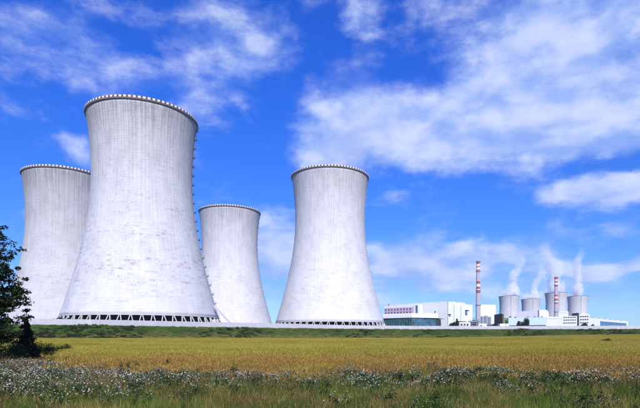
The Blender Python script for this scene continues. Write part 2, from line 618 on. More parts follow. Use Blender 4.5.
def tower(name, loc, label, group, mat, near=True, stair=False):
    t = thing(name, label, 'cooling tower', (loc[0], loc[1], GRND), 0, group)
    dz = Z_SHELL - GRND
    sh = link('shell', tower_meshes(144 if near else 72, mat), t)
    sh.location.z = dz
    rt = shell_r(HT)
    # rim walkway
    rim = MB().lathe([(rt - 1.4, HT - 0.6), (rt + 0.55, HT - 0.45), (rt + 0.75, HT + 0.25), (rt - 1.4, HT + 0.3)], 144 if near else 72, close=True)
    r_o = rim.build('rim_walkway', M_roofish, t)
    r_o.location.z = dz
    if near:
        n = 80
        for nm, off, mt, hh in (('white_rim_panels', 0, M_wpaint, 1.0), ('red_rim_panels', 1, M_rust, 0.85)):
            m = MB()
            for k in range(n):
                a = 2 * math.pi * (k + 0.5 * off) / n
                w = math.pi / n * (0.52 if off == 0 else 0.42)
                ro, ri = rt + 0.70, rt + 0.45
                z0, z1 = HT + 0.3, HT + 0.3 + hh
                vs = [pol(ri, a - w, z0), pol(ro, a - w, z0), pol(ro, a + w, z0), pol(ri, a + w, z0),
                      pol(ri, a - w, z1), pol(ro, a - w, z1), pol(ro, a + w, z1), pol(ri, a + w, z1)]
                m.add(vs, [(3, 2, 1, 0), (4, 5, 6, 7), (0, 1, 5, 4), (1, 2, 6, 5), (2, 3, 7, 6), (3, 0, 4, 7)])
            q = m.build(nm, mt, r_o)
            q['kind'] = 'stuff'
        # inclined supports under the shell: one lambda-shaped pair after another
        global leg_mesh
        hw = math.pi / NPAIR
        if leg_mesh is None:
            m = MB()
            top, bot = RB - 0.35, RB + 2.6
            for sgn in (-1, 1):
                m.beam(pol(top, sgn * hw * 0.10, dz + 0.15), pol(bot, sgn * hw * 0.66, 0.3), 0.40, 0.6, up=(1, 0, 0))
            leg_mesh = m.mesh('support', M_column)
        for k in range(NPAIR):
            q = link('support', leg_mesh, t)
            q.rotation_euler = (0, 0, 2 * math.pi * k / NPAIR)
        # ring beam under the shell
        rb = MB().lathe([(RB - 1.0, dz - 0.15), (RB + 0.2, dz - 0.15), (RB + 0.12, dz + 0.35), (RB - 1.0, dz + 0.35)], 144, close=True).build('ring_beam', M_column, t)
        # packing seen dark between the supports, and the basin it stands in
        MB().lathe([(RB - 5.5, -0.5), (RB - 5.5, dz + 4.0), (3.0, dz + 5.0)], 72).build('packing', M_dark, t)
        MB().lathe([(RB + 5.4, -1.5), (RB + 5.4, 1.1), (RB + 4.8, 1.1), (RB + 4.8, -1.5)], 120, close=True).build('basin_wall', M_wall, t)
        # ladder with landings up the meridian
        lad_a = R(10)
        m = MB()
        pts = [pol(shell_r(h) + 0.45, lad_a, dz + h) for h in np.linspace(0, HT, 40)]
        for o in (-0.35, 0.35):
            q = [(x - math.sin(lad_a) * o, y + math.cos(lad_a) * o, z) for x, y, z in pts]
            for i in range(len(q) - 1):
                m.beam(q[i], q[i + 1], 0.12)
        for h in np.arange(0.6, HT, 0.6):
            r = shell_r(h) + 0.45
            x, y, z = pol(r, lad_a, dz + h)
            m.beam((x + math.sin(lad_a) * .35, y - math.cos(lad_a) * .35, z), (x - math.sin(lad_a) * .35, y + math.cos(lad_a) * .35, z), 0.07)
        lad = m.build('ladder', M_steel, t)
        for h in np.arange(9, HT - 2, 5.6):
            q = MB()
            r = shell_r(h)
            q.box((r - 0.2, -0.9, dz + h - 0.12), (r + 1.15, 0.9, dz + h + 0.12))
            for (px, py) in ((1.05, -0.85), (1.05, 0.85), (0.5, -0.85), (0.5, 0.85)):
                q.beam((r + px, py, dz + h), (r + px, py, dz + h + 1.1), 0.09)
            q.beam((r + 1.05, -0.85, dz + h + 1.2), (r + 1.05, 0.85, dz + h + 1.2), 0.14)
            q.beam((r + 1.05, -0.85, dz + h + 0.6), (r + 1.05, 0.85, dz + h + 0.6), 0.12)
            o = q.build('landing', M_gap if stair else M_tank, lad)
            o.rotation_euler = (0, 0, lad_a)
    else:
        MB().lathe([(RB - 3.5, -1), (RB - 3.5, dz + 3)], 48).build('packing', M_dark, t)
        m = MB()
        for k in range(44):
            for sgn in (-1, 1):
                a = 2 * math.pi * k / 44
                m.beam(pol(RB - 0.3, a + sgn * .01, dz + 0.2), pol(RB + 2.4, a + sgn * .05, 0), 0.8)
        m.build('supports', M_column, t)
        m = MB()
        pts = [pol(shell_r(h) + 0.4, R(-96), dz + h) for h in np.linspace(0, HT, 30)]
        for i in range(29):
            m.beam(pts[i], pts[i + 1], 1.1, 0.5)
        m.build('ladder', M_steel, t)
    if stair:
        # inclined access gangway from the shell foot down to the terrace
        m = MB()
        a, b_ = Vector((44.0, -4.0, dz + 7.2)), Vector((56.5, -5.5, 0.4))
        for o in (-0.9, 0.9):
            m.beam(a + Vector((0, o, 0)), b_ + Vector((0, o, 0)), 0.45, 0.9)
        for k in range(1, 24):
            p_ = a.lerp(b_, k / 24)
            m.box((p_.x - .25, p_.y - .9, p_.z - .08), (p_.x + .25, p_.y + .9, p_.z + .08))
        m.build('gangway', M_wall, t)
    return t


M_roofish = plain('stained rim concrete', (0.20, 0.17, 0.17), 0.85, 0.2, 0.6)
M_column = plain('support concrete', (0.56, 0.54, 0.52), 0.8, 0.1, 0.5)
G_NEAR = 'four large cooling towers beyond the field'
tower('cooling_tower', (-122, 307.4), 'largest concrete cooling tower nearest the camera, with ladder on its right edge', G_NEAR, M_T[0], stair=True)
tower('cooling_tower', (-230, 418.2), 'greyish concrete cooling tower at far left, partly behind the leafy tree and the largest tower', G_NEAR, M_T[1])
tower('cooling_tower', (-120.3, 533), 'concrete cooling tower standing behind, in the gap right of the largest tower', G_NEAR, M_T[2])
tower('cooling_tower', (-11.6, 418.1), 'bright concrete cooling tower with steam, directly left of the white halls', G_NEAR, M_T[3])
G_FAR = 'four small steaming cooling towers in the distance'
FAR = [(524, 1609), (638, 1731), (624, 1490), (744, 1613)]
far_lab = ['small distant cooling tower above the brown and green sheds, leftmost of four',
           'small distant cooling tower with the lowest rim, second from left of four',
           'small distant cooling tower right behind the right-hand striped chimney',
           'small distant cooling tower above the office block, rightmost of four']
for (x, y), lb in zip(FAR, far_lab):
    tower('distant_cooling_tower', (x, y), lb, G_FAR, M_FAR, near=False)

# ------------------------------------------------------------------ steam


def plume(name, base, H, R0, R1, drift, dens, label, group, seed, nscale, taper=0.22):
    m, t, p = new_mat(name + ' vapour')
    t.n.remove(p)
    oc = t.node('ShaderNodeTexCoord').outputs['Object']
    X, Y, Z = t.sep(oc)
    tt = t.math('DIVIDE', Z, H)
    lo = t.math('POWER', t.math('MAXIMUM', tt, 0.0), 0.8)
    wob = t.math('MULTIPLY', t.math('SINE', t.math('ADD', t.math('MULTIPLY', tt, 9.0), seed)), R1 * 0.8)
    cx = t.math('ADD', t.math('MULTIPLY', lo, drift), t.math('MULTIPLY', wob, tt))
    rr = t.rng(tt, 0.0, taper, R0, R1, True)
    d = t.math('DIVIDE', t.vmath('LENGTH', t.comb(t.math('SUBTRACT', X, cx), Y, 0.0)), rr)
    nz = t.noise(t.vmath('ADD', t.vmath('MULTIPLY', oc, (1, 1, 0.7)), (seed * 13.0, seed * 7.0, seed)), nscale, 5, 0.6, 0.3)
    body = t.math('SUBTRACT', t.math('ADD', 1.0, t.math('MULTIPLY', t.math('SUBTRACT', nz, 0.5), 3.4)), d)
    body = t.rng(body, 0.0, 0.6, 0.0, 1.0, True)
    fade = t.math('MULTIPLY', t.rng(tt, 0.35, 0.98, 1.0, 0.0), t.rng(tt, 0.0, 0.03, 0.0, 1.0))
    fade = t.math('POWER', fade, 1.5)
    dn = t.math('MULTIPLY', t.math('MULTIPLY', body, fade), dens)
    pv = t.node('ShaderNodeVolumePrincipled')
    pv.inputs['Color'].default_value = (0.99, 0.99, 0.995, 1)
    pv.inputs['Anisotropy'].default_value = -0.25
    t.l.new(dn, pv.inputs['Density'])
    t.l.new(pv.outputs[0], t.n['Material Output'].inputs['Volume'])
    mb = MB()
    prof = []
    n = 24
    K = 9
    for i in range(K + 1):
        q = i / K
        rad = (R0 if q == 0 else R0 + (R1 - R0) * min(1, q / taper) ** 2 * (3 - 2 * min(1, q / taper))) * (1.0 if q == 0 else 1.5) + (0 if q == 0 else R1 * 0.3)
        c = q ** 0.8 * drift
        for k in range(n):
            a = 2 * math.pi * k / n
            mb.v.append((c + rad * math.cos(a), rad * math.sin(a), q * H))
    for i in range(K):
        for k in range(n):
            k2 = (k + 1) % n
            mb.f.append((i * n + k, i * n + k2, (i + 1) * n + k2, (i + 1) * n + k))
    mb.f.append(tuple(reversed(range(n))))
    mb.f.append(tuple(range(K * n, K * n + n)))
    o = mb.build(name, m)
    o.location = base
    return tag(o, label, 'steam', group)


ZR = Z_SHELL + HT - 0.5
G_ST = 'steam plumes above the distant towers'
pl = [(0, 150, 16, 40, 0.12, 1.0, 'white steam plume drifting right above the leftmost distant tower'),
      (1, 135, 15, 42, 0.11, 2.3, 'white steam plume above the second distant tower from the left'),
      (2, 170, 23, -22, 0.085, 4.1, 'broad white steam plume behind the right-hand striped chimney'),
      (3, 170, 15, 8, 0.11, 5.6, 'tall thin steam plume above the rightmost distant tower')]
for i, H, r1, dr, dn, sd, lb in pl:
    plume('steam_plume', (FAR[i][0], FAR[i][1], ZR), H, 27.5, r1, dr, dn, lb, G_ST, sd, 0.05, 0.34)
plume('steam_plume', (-11.6, 418.1, ZR), 105, 26, 25, 34, 0.012, 'faint white steam column rising from the bright cooling tower into the cloud', None, 3.3, 0.05, 0.3)

# ------------------------------------------------------------------ haze
hm = bpy.data.materials.new('summer haze')
hm.use_nodes = True
hm.node_tree.nodes.remove(hm.node_tree.nodes['Principled BSDF'])
hv = hm.node_tree.nodes.new('ShaderNodeVolumePrincipled')
hv.inputs['Color'].default_value = (0.84, 0.90, 1.0, 1)
hv.inputs['Density'].default_value = 0.00007
hm.node_tree.links.new(hv.outputs[0], hm.node_tree.nodes['Material Output'].inputs['Volume'])
hz = MB().box((-2700, -700, -2.0), (2700, 2700, 330)).build('haze', hm)
tag(hz, 'thin pale summer haze over the plain', None, None, 'stuff')

# ------------------------------------------------------------------ perimeter wall
pw = thing('perimeter_wall', 'long low pale concrete wall running along the top of the green bank', 'wall', (0, 0, 0))
xs = np.concatenate([np.arange(-260, 330, 3.0)])
body, cope = MB(), MB()
for i in range(len(xs) - 1):
    a = Vector((xs[i], float(wall_y(xs[i])) + 0.6, 0))
    b_ = Vector((xs[i + 1], float(wall_y(xs[i + 1])) + 0.6, 0))
    h = 2.55 + 0.5 * float(1 - sm(-40, 20, xs[i]))
    d = (b_ - a).normalized()
    n = Vector((-d.y, d.x, 0))
    p_ = MB()
    p_.prism([(a.x, a.y), (b_.x - d.x * .12, b_.y - d.y * .12), (b_.x - d.x * .12 + n.x * .25, b_.y - d.y * .12 + n.y * .25), (a.x + n.x * .25, a.y + n.y * .25)], PLAT - 1.0, PLAT + h)
    p_.build('panel', M_wall, pw)
    q = MB()
    q.prism([(b_.x - d.x * .3 - n.x * .1, b_.y - d.y * .3 - n.y * .1), (b_.x + d.x * .05 - n.x * .1, b_.y + d.y * .05 - n.y * .1),
             (b_.x + d.x * .05 + n.x * .35, b_.y + d.y * .05 + n.y * .35), (b_.x - d.x * .3 + n.x * .35, b_.y - d.y * .3 + n.y * .35)], PLAT - 1.0, PLAT + h + 0.12)
    q.build('post', M_wall, pw)

# ------------------------------------------------------------------ buildings


def at(u, D):
    return ((u - CX) / F * D, D)


def zz(y, D):
    return CAM_Z + (HY - y) / F * D


def nrm2(a, b_):
    """unit direction a->b and the outward (camera-facing) normal"""
    d = Vector((b_[0] - a[0], b_[1] - a[1]))
    L = d.length
    d /= L
    n = Vector((d.y, -d.x))
    if n.dot(Vector(a)) > 0:
        n = -n
    return d, n, L


def slab(m, a, b_, s0, s1, z0, z1, out0, out1):
    """box on the facade line a->b, between distances s0..s1 along it and out0..out1 in front of it"""
    d, n, L = nrm2(a, b_)
    A = Vector(a)
    c = [A + d * s0 + n * out0, A + d * s1 + n * out0, A + d * s1 + n * out1, A + d * s0 + n * out1]
    m.prism([(p.x, p.y) for p in c], z0, z1)
    return m


def window(parent, a, b_, s0, s1, z0, z1, pane_m, frame_m, fw=0.25):
    f = MB()
    slab(f, a, b_, s0 - fw, s1 + fw, z1, z1 + fw, -0.05, 0.28)
    slab(f, a, b_, s0 - fw, s1 + fw, z0 - fw, z0, -0.05, 0.34)
    slab(f, a, b_, s0 - fw, s0, z0, z1, -0.05, 0.28)
    slab(f, a, b_, s1, s1 + fw, z0, z1, -0.05, 0.28)
    w = f.build('window', frame_m, parent)
    slab(MB(), a, b_, s0, s1, z0, z1, -0.04, 0.06).build('pane', pane_m, w)
    return w


def hall(name, label, cat, plan, z1, wall_m, roof_m=None, z0=None, parapet=0.8, group=None):
    """flat-roofed building: walls, roof deck set below a parapet, coping"""
    z0 = PLAT - 0.5 if z0 is None else z0
    c = Vector((sum(p[0] for p in plan) / len(plan), sum(p[1] for p in plan) / len(plan)))
    t = thing(name, label, cat, (0, 0, 0), 0, group)
    MB().prism(plan, z0, z1 - parapet).build('wall', wall_m, t)
    m = MB()
    n = len(plan)
    ins = [tuple(Vector(p) + (c - Vector(p)).normalized() * 0.9) for p in plan]
    outp = [tuple(Vector(p) - (c - Vector(p)).normalized() * 0.06) for p in plan]
    za, zb = z1 - parapet + 0.004, z1
    vs = [(x, y, z) for z in (za, zb) for P in (outp, ins) for x, y in P]
    fs = []
    for i in range(n):
        j = (i + 1) % n
        fs += [(i, j, 2 * n + j, 2 * n + i), (2 * n + i, 2 * n + j, 3 * n + j, 3 * n + i), (3 * n + i, 3 * n + j, n + j, n + i)]
    m.add(vs, fs)
    m.build('parapet', wall_m, t)
    MB().prism([tuple(Vector(p) + (c - Vector(p)).normalized() * 1.0) for p in plan], z1 - parapet - 0.2, z1 - parapet + 0.15).build('roof', roof_m or M_roof, t)
    return t


def rect_plan(a, b_, depth):
    d, n, L = nrm2(a, b_)
    A, B = Vector(a), Vector(b_)
    return [tuple(A), tuple(B), tuple(B - n * depth), tuple(A - n * depth)]


# big white hall, seen on its corner
C = Vector((122.7, 600.0))
dL, dR = Vector((-0.70, 0.714)), Vector((0.714, 0.70))
ZH = CAM_Z + 43.4
plan = [tuple(C), tuple(C + dR * 38), tuple(C + dR * 38 + dL * 96), tuple(C + dL * 96)]
big = hall('turbine_hall', 'large white hall seen on its corner, behind the glazed building', 'building', plan, ZH, M_white)
cn = tuple(C)
eR, eL = tuple(C + dR * 38), tuple(C + dL * 96)
m = MB()
slab(m, cn, eR, 0.0, 0.5, PLAT, ZH, 0.0, 0.35)
m.build('downpipe', M_steel, big)
for k in range(1, 8):
    slab(MB(), cn, eL, k * 11.5, k * 11.5 + 0.35, PLAT, ZH - 1.0, -0.05, 0.12).build('cladding_joint', M_lav, big)
for k in range(1, 4):
    slab(MB(), cn, eR, k * 9.4, k * 9.4 + 0.35, PLAT, ZH - 1.0, -0.05, 0.12).build('cladding_joint', M_lav, big)
slab(MB(), cn, eR, 1.0, 5.0, zz(314.8, 603), zz(314.2, 603), 0.0, 2.2).build('canopy', M_gap, big)
slab(MB(), cn, eL, 17.2, 18.2, zz(312.4, 612), zz(311.0, 612), 0.0, 0.6).build('wall_lamp', M_gap, big)
slab(MB(), cn, eR, 16.0, 37.0, zz(322.0, 615), zz(321.2, 615), 0.0, 2.5).build('canopy', M_gap, big)
for k, (q, w_) in enumerate(((6, 3.0), (15, 2.2), (24, 4.0), (31, 1.8))):
    slab(MB(), cn, eR, q, q + w_, ZH - 1.5, ZH + 0.9 + 0.5 * (k % 2), -9, -6).build('roof_unit', M_steel, big)
for q in (20, 47, 70):
    slab(MB(), cn, eL, q, q + 3.2, ZH - 1.5, ZH + 1.1, -12, -9).build('roof_unit', M_steel, big)
for q in (13.0, 27.5):
    slab(MB(), cn, eR, q, q + 0.45, PLAT, ZH - 4, 0.1, 0.5).build('downpipe', M_steel, big)
# lower annexe on its right with a dark recess
a, b_ = at(463.5, 641), at(472.5, 650)
an = hall('hall_annexe', 'white annexe with a dark recess at the right end of the large white hall', 'building', rect_plan(a, b_, 30), zz(304.4, 641), M_white)
slab(MB(), a, b_, 1.0, 6.6, zz(315.2, 641), zz(310.2, 641), -0.05, 0.3).build('recess', M_bluegl, an)
slab(MB(), a, b_, 0.2, 9.5, zz(309.9, 641), zz(309.2, 641), 0.0, 1.8).build('canopy', M_white, an)
# mauve window block
DM0, DM1 = 640, 612
a, b_ = at(384.2, DM0), at(413.8, DM1)
mv = hall('mauve_office', 'mauve office block with two rows of small windows behind the glazed building', 'building', rect_plan(a, b_, 14), zz(305.0, DM1), M_white)
d, n, L = nrm2(a, b_)
slab(MB(), a, b_, 0.3, L - 0.6, zz(313.6, DM1), zz(306.9, DM1), -0.05, 0.25).build('facade_panel', M_mauve, mv)
for row in (308.0, 311.2):
    for k in range(9):
        s = 1.6 + k * (L - 3.4) / 9
        d_ = DM0 + (DM1 - DM0) * s / L
        window(mv, (a[0] + n.x * .27, a[1] + n.y * .27), (b_[0] + n.x * .27, b_[1] + n.y * .27), s + 0.4, s + 2.5, zz(row + 1.4, DM1), zz(row, DM1), M_pane, M_mauve, 0.2)
MB().beam((at(388.6, 645)[0], 645, zz(307, 645)), (at(388.6, 645)[0], 645, zz(303.6, 645)), 0.9).build('roof_vent', M_gap, mv)
a2, b2 = at(413.9, 611), at(418.6, 607)
tw = hall('stair_tower', 'narrow white stair tower with dark glazing right of the mauve office block', 'building', rect_plan(a2, b2, 10), zz(304.2, 608), M_white)
d, n, L = nrm2(a2, b2)
slab(MB(), a2, b2, L * 0.38, L * 0.8, zz(313.5, 609), zz(305.4, 609), -0.05, 0.25).build('glazing', M_bluegl, tw)

# glazed building with outward-leaning glass
Lp, Cp, Rp, Rp2 = at(383.4, 543), at(412, 520), at(436, 533), at(440.3, 545)
ztop, zgt, zgb = zz(313.2, 520), zz(317.6, 520), zz(326.9, 520) - 6
plan = [Lp, Cp, Rp, at(441, 575), at(392, 585)]
gl = thing('glazed_building', 'low glazed building with teal leaning glass and white roof band, right of the bright tower', 'building')
core = [tuple(Vector(p) + Vector((0, 3.2))) for p in (Lp, Cp, Rp)] + [plan[3], plan[4]]
MB().prism(core, PLAT - 0.5, zgt - 0.02).build('wall', M_gap, gl)
band = [tuple(Vector(p) + Vector((q, -0.7))) for p, q in ((Lp, -0.7), (Cp, 0), (Rp, 2.0))] + [at(446, 562), plan[4]]
MB().prism(band, zgt, ztop - 0.9).build('roof_band', M_white, gl)
MB().prism([tuple(Vector(p) * 1.002) for p in band], ztop - 0.89, ztop).build('roof_edge', M_wpaint, gl)
for (A, B, mt, nb) in ((Lp, Cp, M_teal, 11), (Cp, Rp, M_bluegl, 9)):
    d, n, L = nrm2(A, B)
    A_, B_ = Vector(A), Vector(B)
    lean = 2.6
    for k in range(nb):
        for rw in range(3):
            s0, s1 = L * k / nb + 0.09, L * (k + 1) / nb - 0.09
            q0, q1 = rw / 3 + 0.008, (rw + 1) / 3 - 0.008
            vs = []
            for th in (0, -0.12):
                for s, q in ((s0, q0), (s1, q0), (s1, q1), (s0, q1)):
                    p_ = A_ + d * s - n * (lean * (1 - q) - th)
                    vs.append((p_.x, p_.y, zgb + (zgt - zgb) * q))
            mm = MB().add(vs, [(0, 1, 2, 3), (7, 6, 5, 4), (0, 4, 5, 1), (1, 5, 6, 2), (2, 6, 7, 3), (3, 7, 4, 0)])
            mm.build('pane', M_bluegl if (rw == 1 and (k * 7 + nb) % 4 == 0) else mt, gl)
    for k in range(nb + 1):
        p0 = A_ + d * (L * k / nb) - n * lean
        p1 = A_ + d * (L * k / nb)
        MB().beam((p0.x, p0.y, zgb), (p1.x, p1.y, zgt), 0.16, 0.3, up=(n.x, n.y, 0)).build('mullion', M_steel, gl)

# chimneys
def chimney(u, D, ytop, bands, rb, rt, label):
    x, y = at(u, D)
    H = zz(ytop, D) - PLAT
    t = thing('striped_chimney', label, 'chimney', (x, y, PLAT), 0, 'two red and white striped chimneys')
    rad = lambda h: rb + (rt - rb) * min(1, max(0, h / H)) ** 0.7
    # bands: list of (y pixel of lower end, material), from the top down
    z1 = H
    for yb, mt, nm in bands:
        z0 = max(-0.5, zz(yb, D) - PLAT) if yb else -0.5
        k = max(2, int((z1 - z0) / 6))
        prof = [(rad(z0 + (z1 - z0) * i / k), z0 + (z1 - z0) * i / k) for i in range(k + 1)]
        m = MB().lathe(prof + [(prof[-1][0] - 0.5, z1), (prof[0][0] - 0.5, z0)], 32, close=True)
        m.build(nm, mt, t)
        z1 = z0 - 0.0
    for h in (H * 0.40, H * 0.60, H * 0.86, H - 0.6):
        r = rad(h)
        g = MB().lathe([(r + 0.05, h - 0.15), (r + 1.1, h - 0.15), (r + 1.1, h + 0.9), (r + 1.0, h + 0.9), (r + 1.0, h + 0.05), (r + 0.05, h + 0.05)], 32, close=True)
        g.build('gallery', M_steel, t)
    m = MB()
    for k in range(12):
        h0, h1 = H * k / 12, H * (k + 1) / 12
        m.beam((0.5, -rad(h0) - 0.25, h0), (0.5, -rad(h1) - 0.25, h1), 0.5, 0.4)
    m.build('ladder', M_steel, t)
    return t


W_, R_, G_, K_ = (M_wpaint, 'white_band'), (M_red, 'red_band'), (M_chim, 'shaft'), (M_gap, 'flue_rim')
chimney(478.2, 860, 261.4, [(263.3, *R_), (264.2, *R_), (266.3, *W_), (267.4, *R_), (269.8, *W_), (271.7, *R_), (281.3, *G_), (284.0, *R_), (286.8, *W_), (289.3, *R_), (291.2, *W_), (293.3, *R_), (None, *G_)],
        5.0, 2.9, 'red and white striped chimney standing right of the large white hall')
chimney(556.2, 1078, 277.2, [(279.6, *R_), (281.2, *W_), (282.8, *R_), (284.8, *W_), (286.6, *R_), (295.0, *G_), (296.7, *R_), (298.5, *W_), (300.2, *R_), (302.4, *W_), (304.0, *R_), (None, *G_)],
        5.4, 3.3, 'red and white striped chimney standing in front of a distant steaming tower')

# reactor halls further back
t_ = hall('reactor_hall', 'tall white windowless hall directly right of the left-hand striped chimney', 'building', rect_plan(at(479.5, 905), at(495.8, 912), 14), zz(304.6, 905), M_white)
a, b_ = at(479.5, 905), at(495.8, 912)
for k in range(1, 4):
    slab(MB(), a, b_, k * 8.0, k * 8.0 + 0.5, PLAT, zz(306, 905), -0.05, 0.15).build('cladding_joint', M_lav, t_)
a, b_ = at(516.5, 1012), at(538.5, 992)
t_ = hall('reactor_hall', 'long pale lavender hall in front of the second distant cooling tower', 'building', rect_plan(a, b_, 60), zz(310.9, 1000), M_lav)
for k in range(1, 5):
    slab(MB(), a, b_, k * 9.0, k * 9.0 + 0.5, PLAT, zz(312, 1000), -0.05, 0.15).build('cladding_joint', M_white, t_)
# white rounded hall
t_ = thing('rounded_hall', 'white hall with a rounded right shoulder between the lavender hall and the chimney', 'building')
a, b_ = at(538.6, 990), at(548.8, 984)
d, n, L = nrm2(a, b_)
zt = zz(309.6, 990)
prof = [(0, PLAT), (0, zt - 2)] + [(L - 8 + 8 * math.sin(q), zt - 8 + 8 * math.cos(q)) for q in np.linspace(0, math.pi / 2, 8)] + [(L, PLAT)]
prof[1] = (0, zt)
A = Vector(a)
vs = []
for back in (0, 45):
    for s, z in prof:
        p_ = A + d * s - n * back
        vs.append((p_.x, p_.y, z))
N = len(prof)
MB().add(vs, [tuple(range(N)), tuple(reversed(range(N, 2 * N)))] + [(i, N + i, N + (i + 1) % N, (i + 1) % N) for i in range(N)]).build('wall', M_white, t_)
slab(MB(), a, b_, 0.2, 1.4, PLAT, zt - 2, 0.0, 0.4).build('downpipe', M_steel, t_)
slab(MB(), a, b_, 0.0, L - 6, zt - 0.9, zt - 0.1, 0.0, 0.3).build('eaves', M_lav, t_)
t_ = hall('reactor_hall', 'small bright white block between the right-hand chimney and the rightmost distant tower', 'building', rect_plan(at(558.8, 1100), at(568.2, 1092), 40), zz(311.3, 1095), M_white)
slab(MB(), at(558.8, 1100), at(568.2, 1092), 2, 18, zz(313, 1095), zz(312.6, 1095), 0, 0.4).build('cladding_joint', M_lav, t_)

# brown and green sheds
a, b_ = at(494.2, 720), at(502.4, 690)
t_ = hall('brown_shed', 'brown shed with an orange-brown end left of the green shed', 'shed', [a, b_, at(503.9, 715), at(496, 745)], zz(313.6, 690), M_brown)
slab(MB(), b_, at(503.9, 715), 0.3, 24, PLAT, zz(313.9, 690), -0.05, 0.2).build('end_cladding', M_orange, t_)
slab(MB(), a, b_, 1.5, 20, zz(319.0, 700), zz(318.4, 700), 0.0, 0.5).build('cladding_band', M_orange, t_)
for k in range(5):
    slab(MB(), a, b_, 2 + k * 5.0, 2.4 + k * 5.0, PLAT, zz(314.6, 700), -0.05, 0.18).build('cladding_joint', M_orange, t_)
t_ = hall('green_shed', 'small green shed between the brown shed and the cyan building', 'shed', rect_plan(at(503.6, 650), at(508.6, 646), 14), zz(317.9, 648), M_green)
slab(MB(), at(503.6, 650), at(508.6, 646), 2.4, 4.0, PLAT, zz(320, 648), -0.05, 0.25).build('door', M_gap, t_)
t_ = hall('low_white_shed', 'low white shed in front of the brown and green sheds', 'shed', rect_plan(at(500.0, 560), at(508.6, 560), 8), zz(323.7, 560), M_white)
slab(MB(), at(500.0, 560), at(508.6, 560), 6.0, 6.8, PLAT, zz(324.3, 560), -0.05, 0.25).build('downpipe', M_steel, t_)

# tanks and sheds by the left chimney
G_T = 'silver storage tanks at the foot of the left-hand chimney'
tanks = [(482.3, 690, 2.2, 316.9, 'silver storage tank nearest the foot of the left-hand chimney'), (486.0, 692, 2.4, 316.3, 'middle silver storage tank right of the left-hand chimney'),
         (489.6, 695, 2.0, 317.3, 'rightmost of three silver storage tanks beside the left-hand chimney')]
for u, D, rr, yt, lb in tanks:
    x, y = at(u, D)
    h = zz(yt, D) - PLAT
    t_ = thing('storage_tank', lb, 'tank', (x, y, PLAT), 0, G_T)
    MB().lathe([(rr, -0.2), (rr, h)], 24).build('shell', M_tank, t_, True)
    MB().lathe([(rr + 0.1, h - 0.1), (rr + 0.1, h + 0.15), (rr * 0.5, h + 0.8), (0.05, h + 1.1)], 24).build('roof', M_steel, t_, True)
    m = MB()
    for q in (0.3, 0.6, 0.9):
        m.lathe([(rr + 0.02, h * q), (rr + 0.14, h * q), (rr + 0.14, h * q + 0.3), (rr + 0.02, h * q + 0.3)], 24, close=True)
    m.build('hoops', M_steel, t_)
x, y = at(473.4, 640)
t_ = thing('pipe_rack', 'dark rack of pipes and columns left of the left-hand chimney foot', 'pipe rack', (x, y, PLAT))
for k in range(5):
    for q in (0, 6):
        MB().beam((-5 + k * 3, q, -0.3), (-5 + k * 3, q, 16 + (k % 3) * 2), 0.45).build('post', M_steel if k % 2 else M_gap, t_)
for h in (8.5, 12, 15):
    for q in (0.3, 5.5):
        MB().tube([(-6, q, h), (8.5, q, h)], 0.5, 8).build('pipe', M_rust if (h == 12 and q < 1) else M_tank, t_, True)
MB().box((-5.6, 1.2, 9.2), (-1.5, 5, 14.6)).build('vessel', M_rust, t_)
MB().box((-0.8, 1.2, 9.2), (5.5, 5, 17.0)).build('housing', M_bluegl, t_)
t_ = hall('low_white_shed', 'low white shed below the silver tanks by the chimney foot', 'shed', rect_plan(at(479.0, 600), at(486.6, 600), 8), zz(323.6, 600), M_white)
slab(MB(), at(479.0, 600), at(486.6, 600), 1.5, 3.5, PLAT, zz(325.0, 600), -0.05, 0.2).build('door', M_gap, t_)
t_ = hall('low_white_shed', 'long low white shed right of the dark conifer before the large hall', 'shed', rect_plan(at(459.6, 585), at(470.4, 588), 8), zz(322.2, 585), M_white)
d, n, L = nrm2(at(459.6, 585), at(470.4, 588))
for k in range(3):
    window(t_, at(459.6, 585), at(470.4, 588), 1.0 + k * 3.8, 3.6 + k * 3.8, zz(325.6, 585), zz(323.6, 585), M_pane, M_white, 0.15)

# cyan building and office block
a, b_ = at(508.4, 622), at(546.5, 600)
cy = hall('cyan_building', 'long pale cyan flat-roofed building with a dark bush in front', 'building', rect_plan(a, b_, 30), zz(317.3, 600), M_cyan)
d, n, L = nrm2(a, b_)
for k in range(1, 9):
    slab(MB(), a, b_, L * k / 9, L * k / 9 + 0.25, PLAT, zz(318.2, 605), -0.05, 0.1).build('cladding_joint', M_white, cy)
slab(MB(), a, b_, 1.0, L - 1, PLAT + 5.0, zz(325.0, 600), -0.05, 0.15).build('plinth', M_gap, cy)
for k in range(3):
    x, y = at(528 + k * 7, 612)
    MB().box((x - 1.2, y - 1, zz(317.6, 612)), (x + 1.2, y + 1, zz(316.3, 612))).build('roof_unit', M_steel, cy)
a, b_ = at(546.6, 600), at(562.4, 594)
t_ = hall('white_annexe', 'pale windowless white annexe between the cyan building and the office block', 'building', rect_plan(a, b_, 25), zz(316.7, 597), M_wpaint)
slab(MB(), a, b_, 0.3, 17, zz(318.6, 597), zz(318.1, 597), 0.0, 0.3).build('cornice', M_cyan, t_)
a, b_ = at(562.5, 594), at(577.0, 588)
ob = hall('office_block', 'white office block with three rows of windows and a dark stair stripe', 'building', rect_plan(a, b_, 16), zz(316.0, 590), M_white)
d, n, L = nrm2(a, b_)
for row in (316.75, 319.4, 322.3):
    for k in range(6):
        s = 0.9 + k * (L - 1.6) / 6
        window(ob, a, b_, s + 0.2, s + 1.9, zz(row + 1.05, 590), zz(row, 590), M_pane, M_white, 0.15)
a, b_ = at(577.1, 588), at(579.0, 588)
st = MB()
slab(st, a, b_, 0, nrm2(a, b_)[2], PLAT, zz(313.0, 590), -14, 0.5)
st.build('stair_stripe', M_gap, ob)
a, b_ = at(579.1, 588), at(589.4, 584)
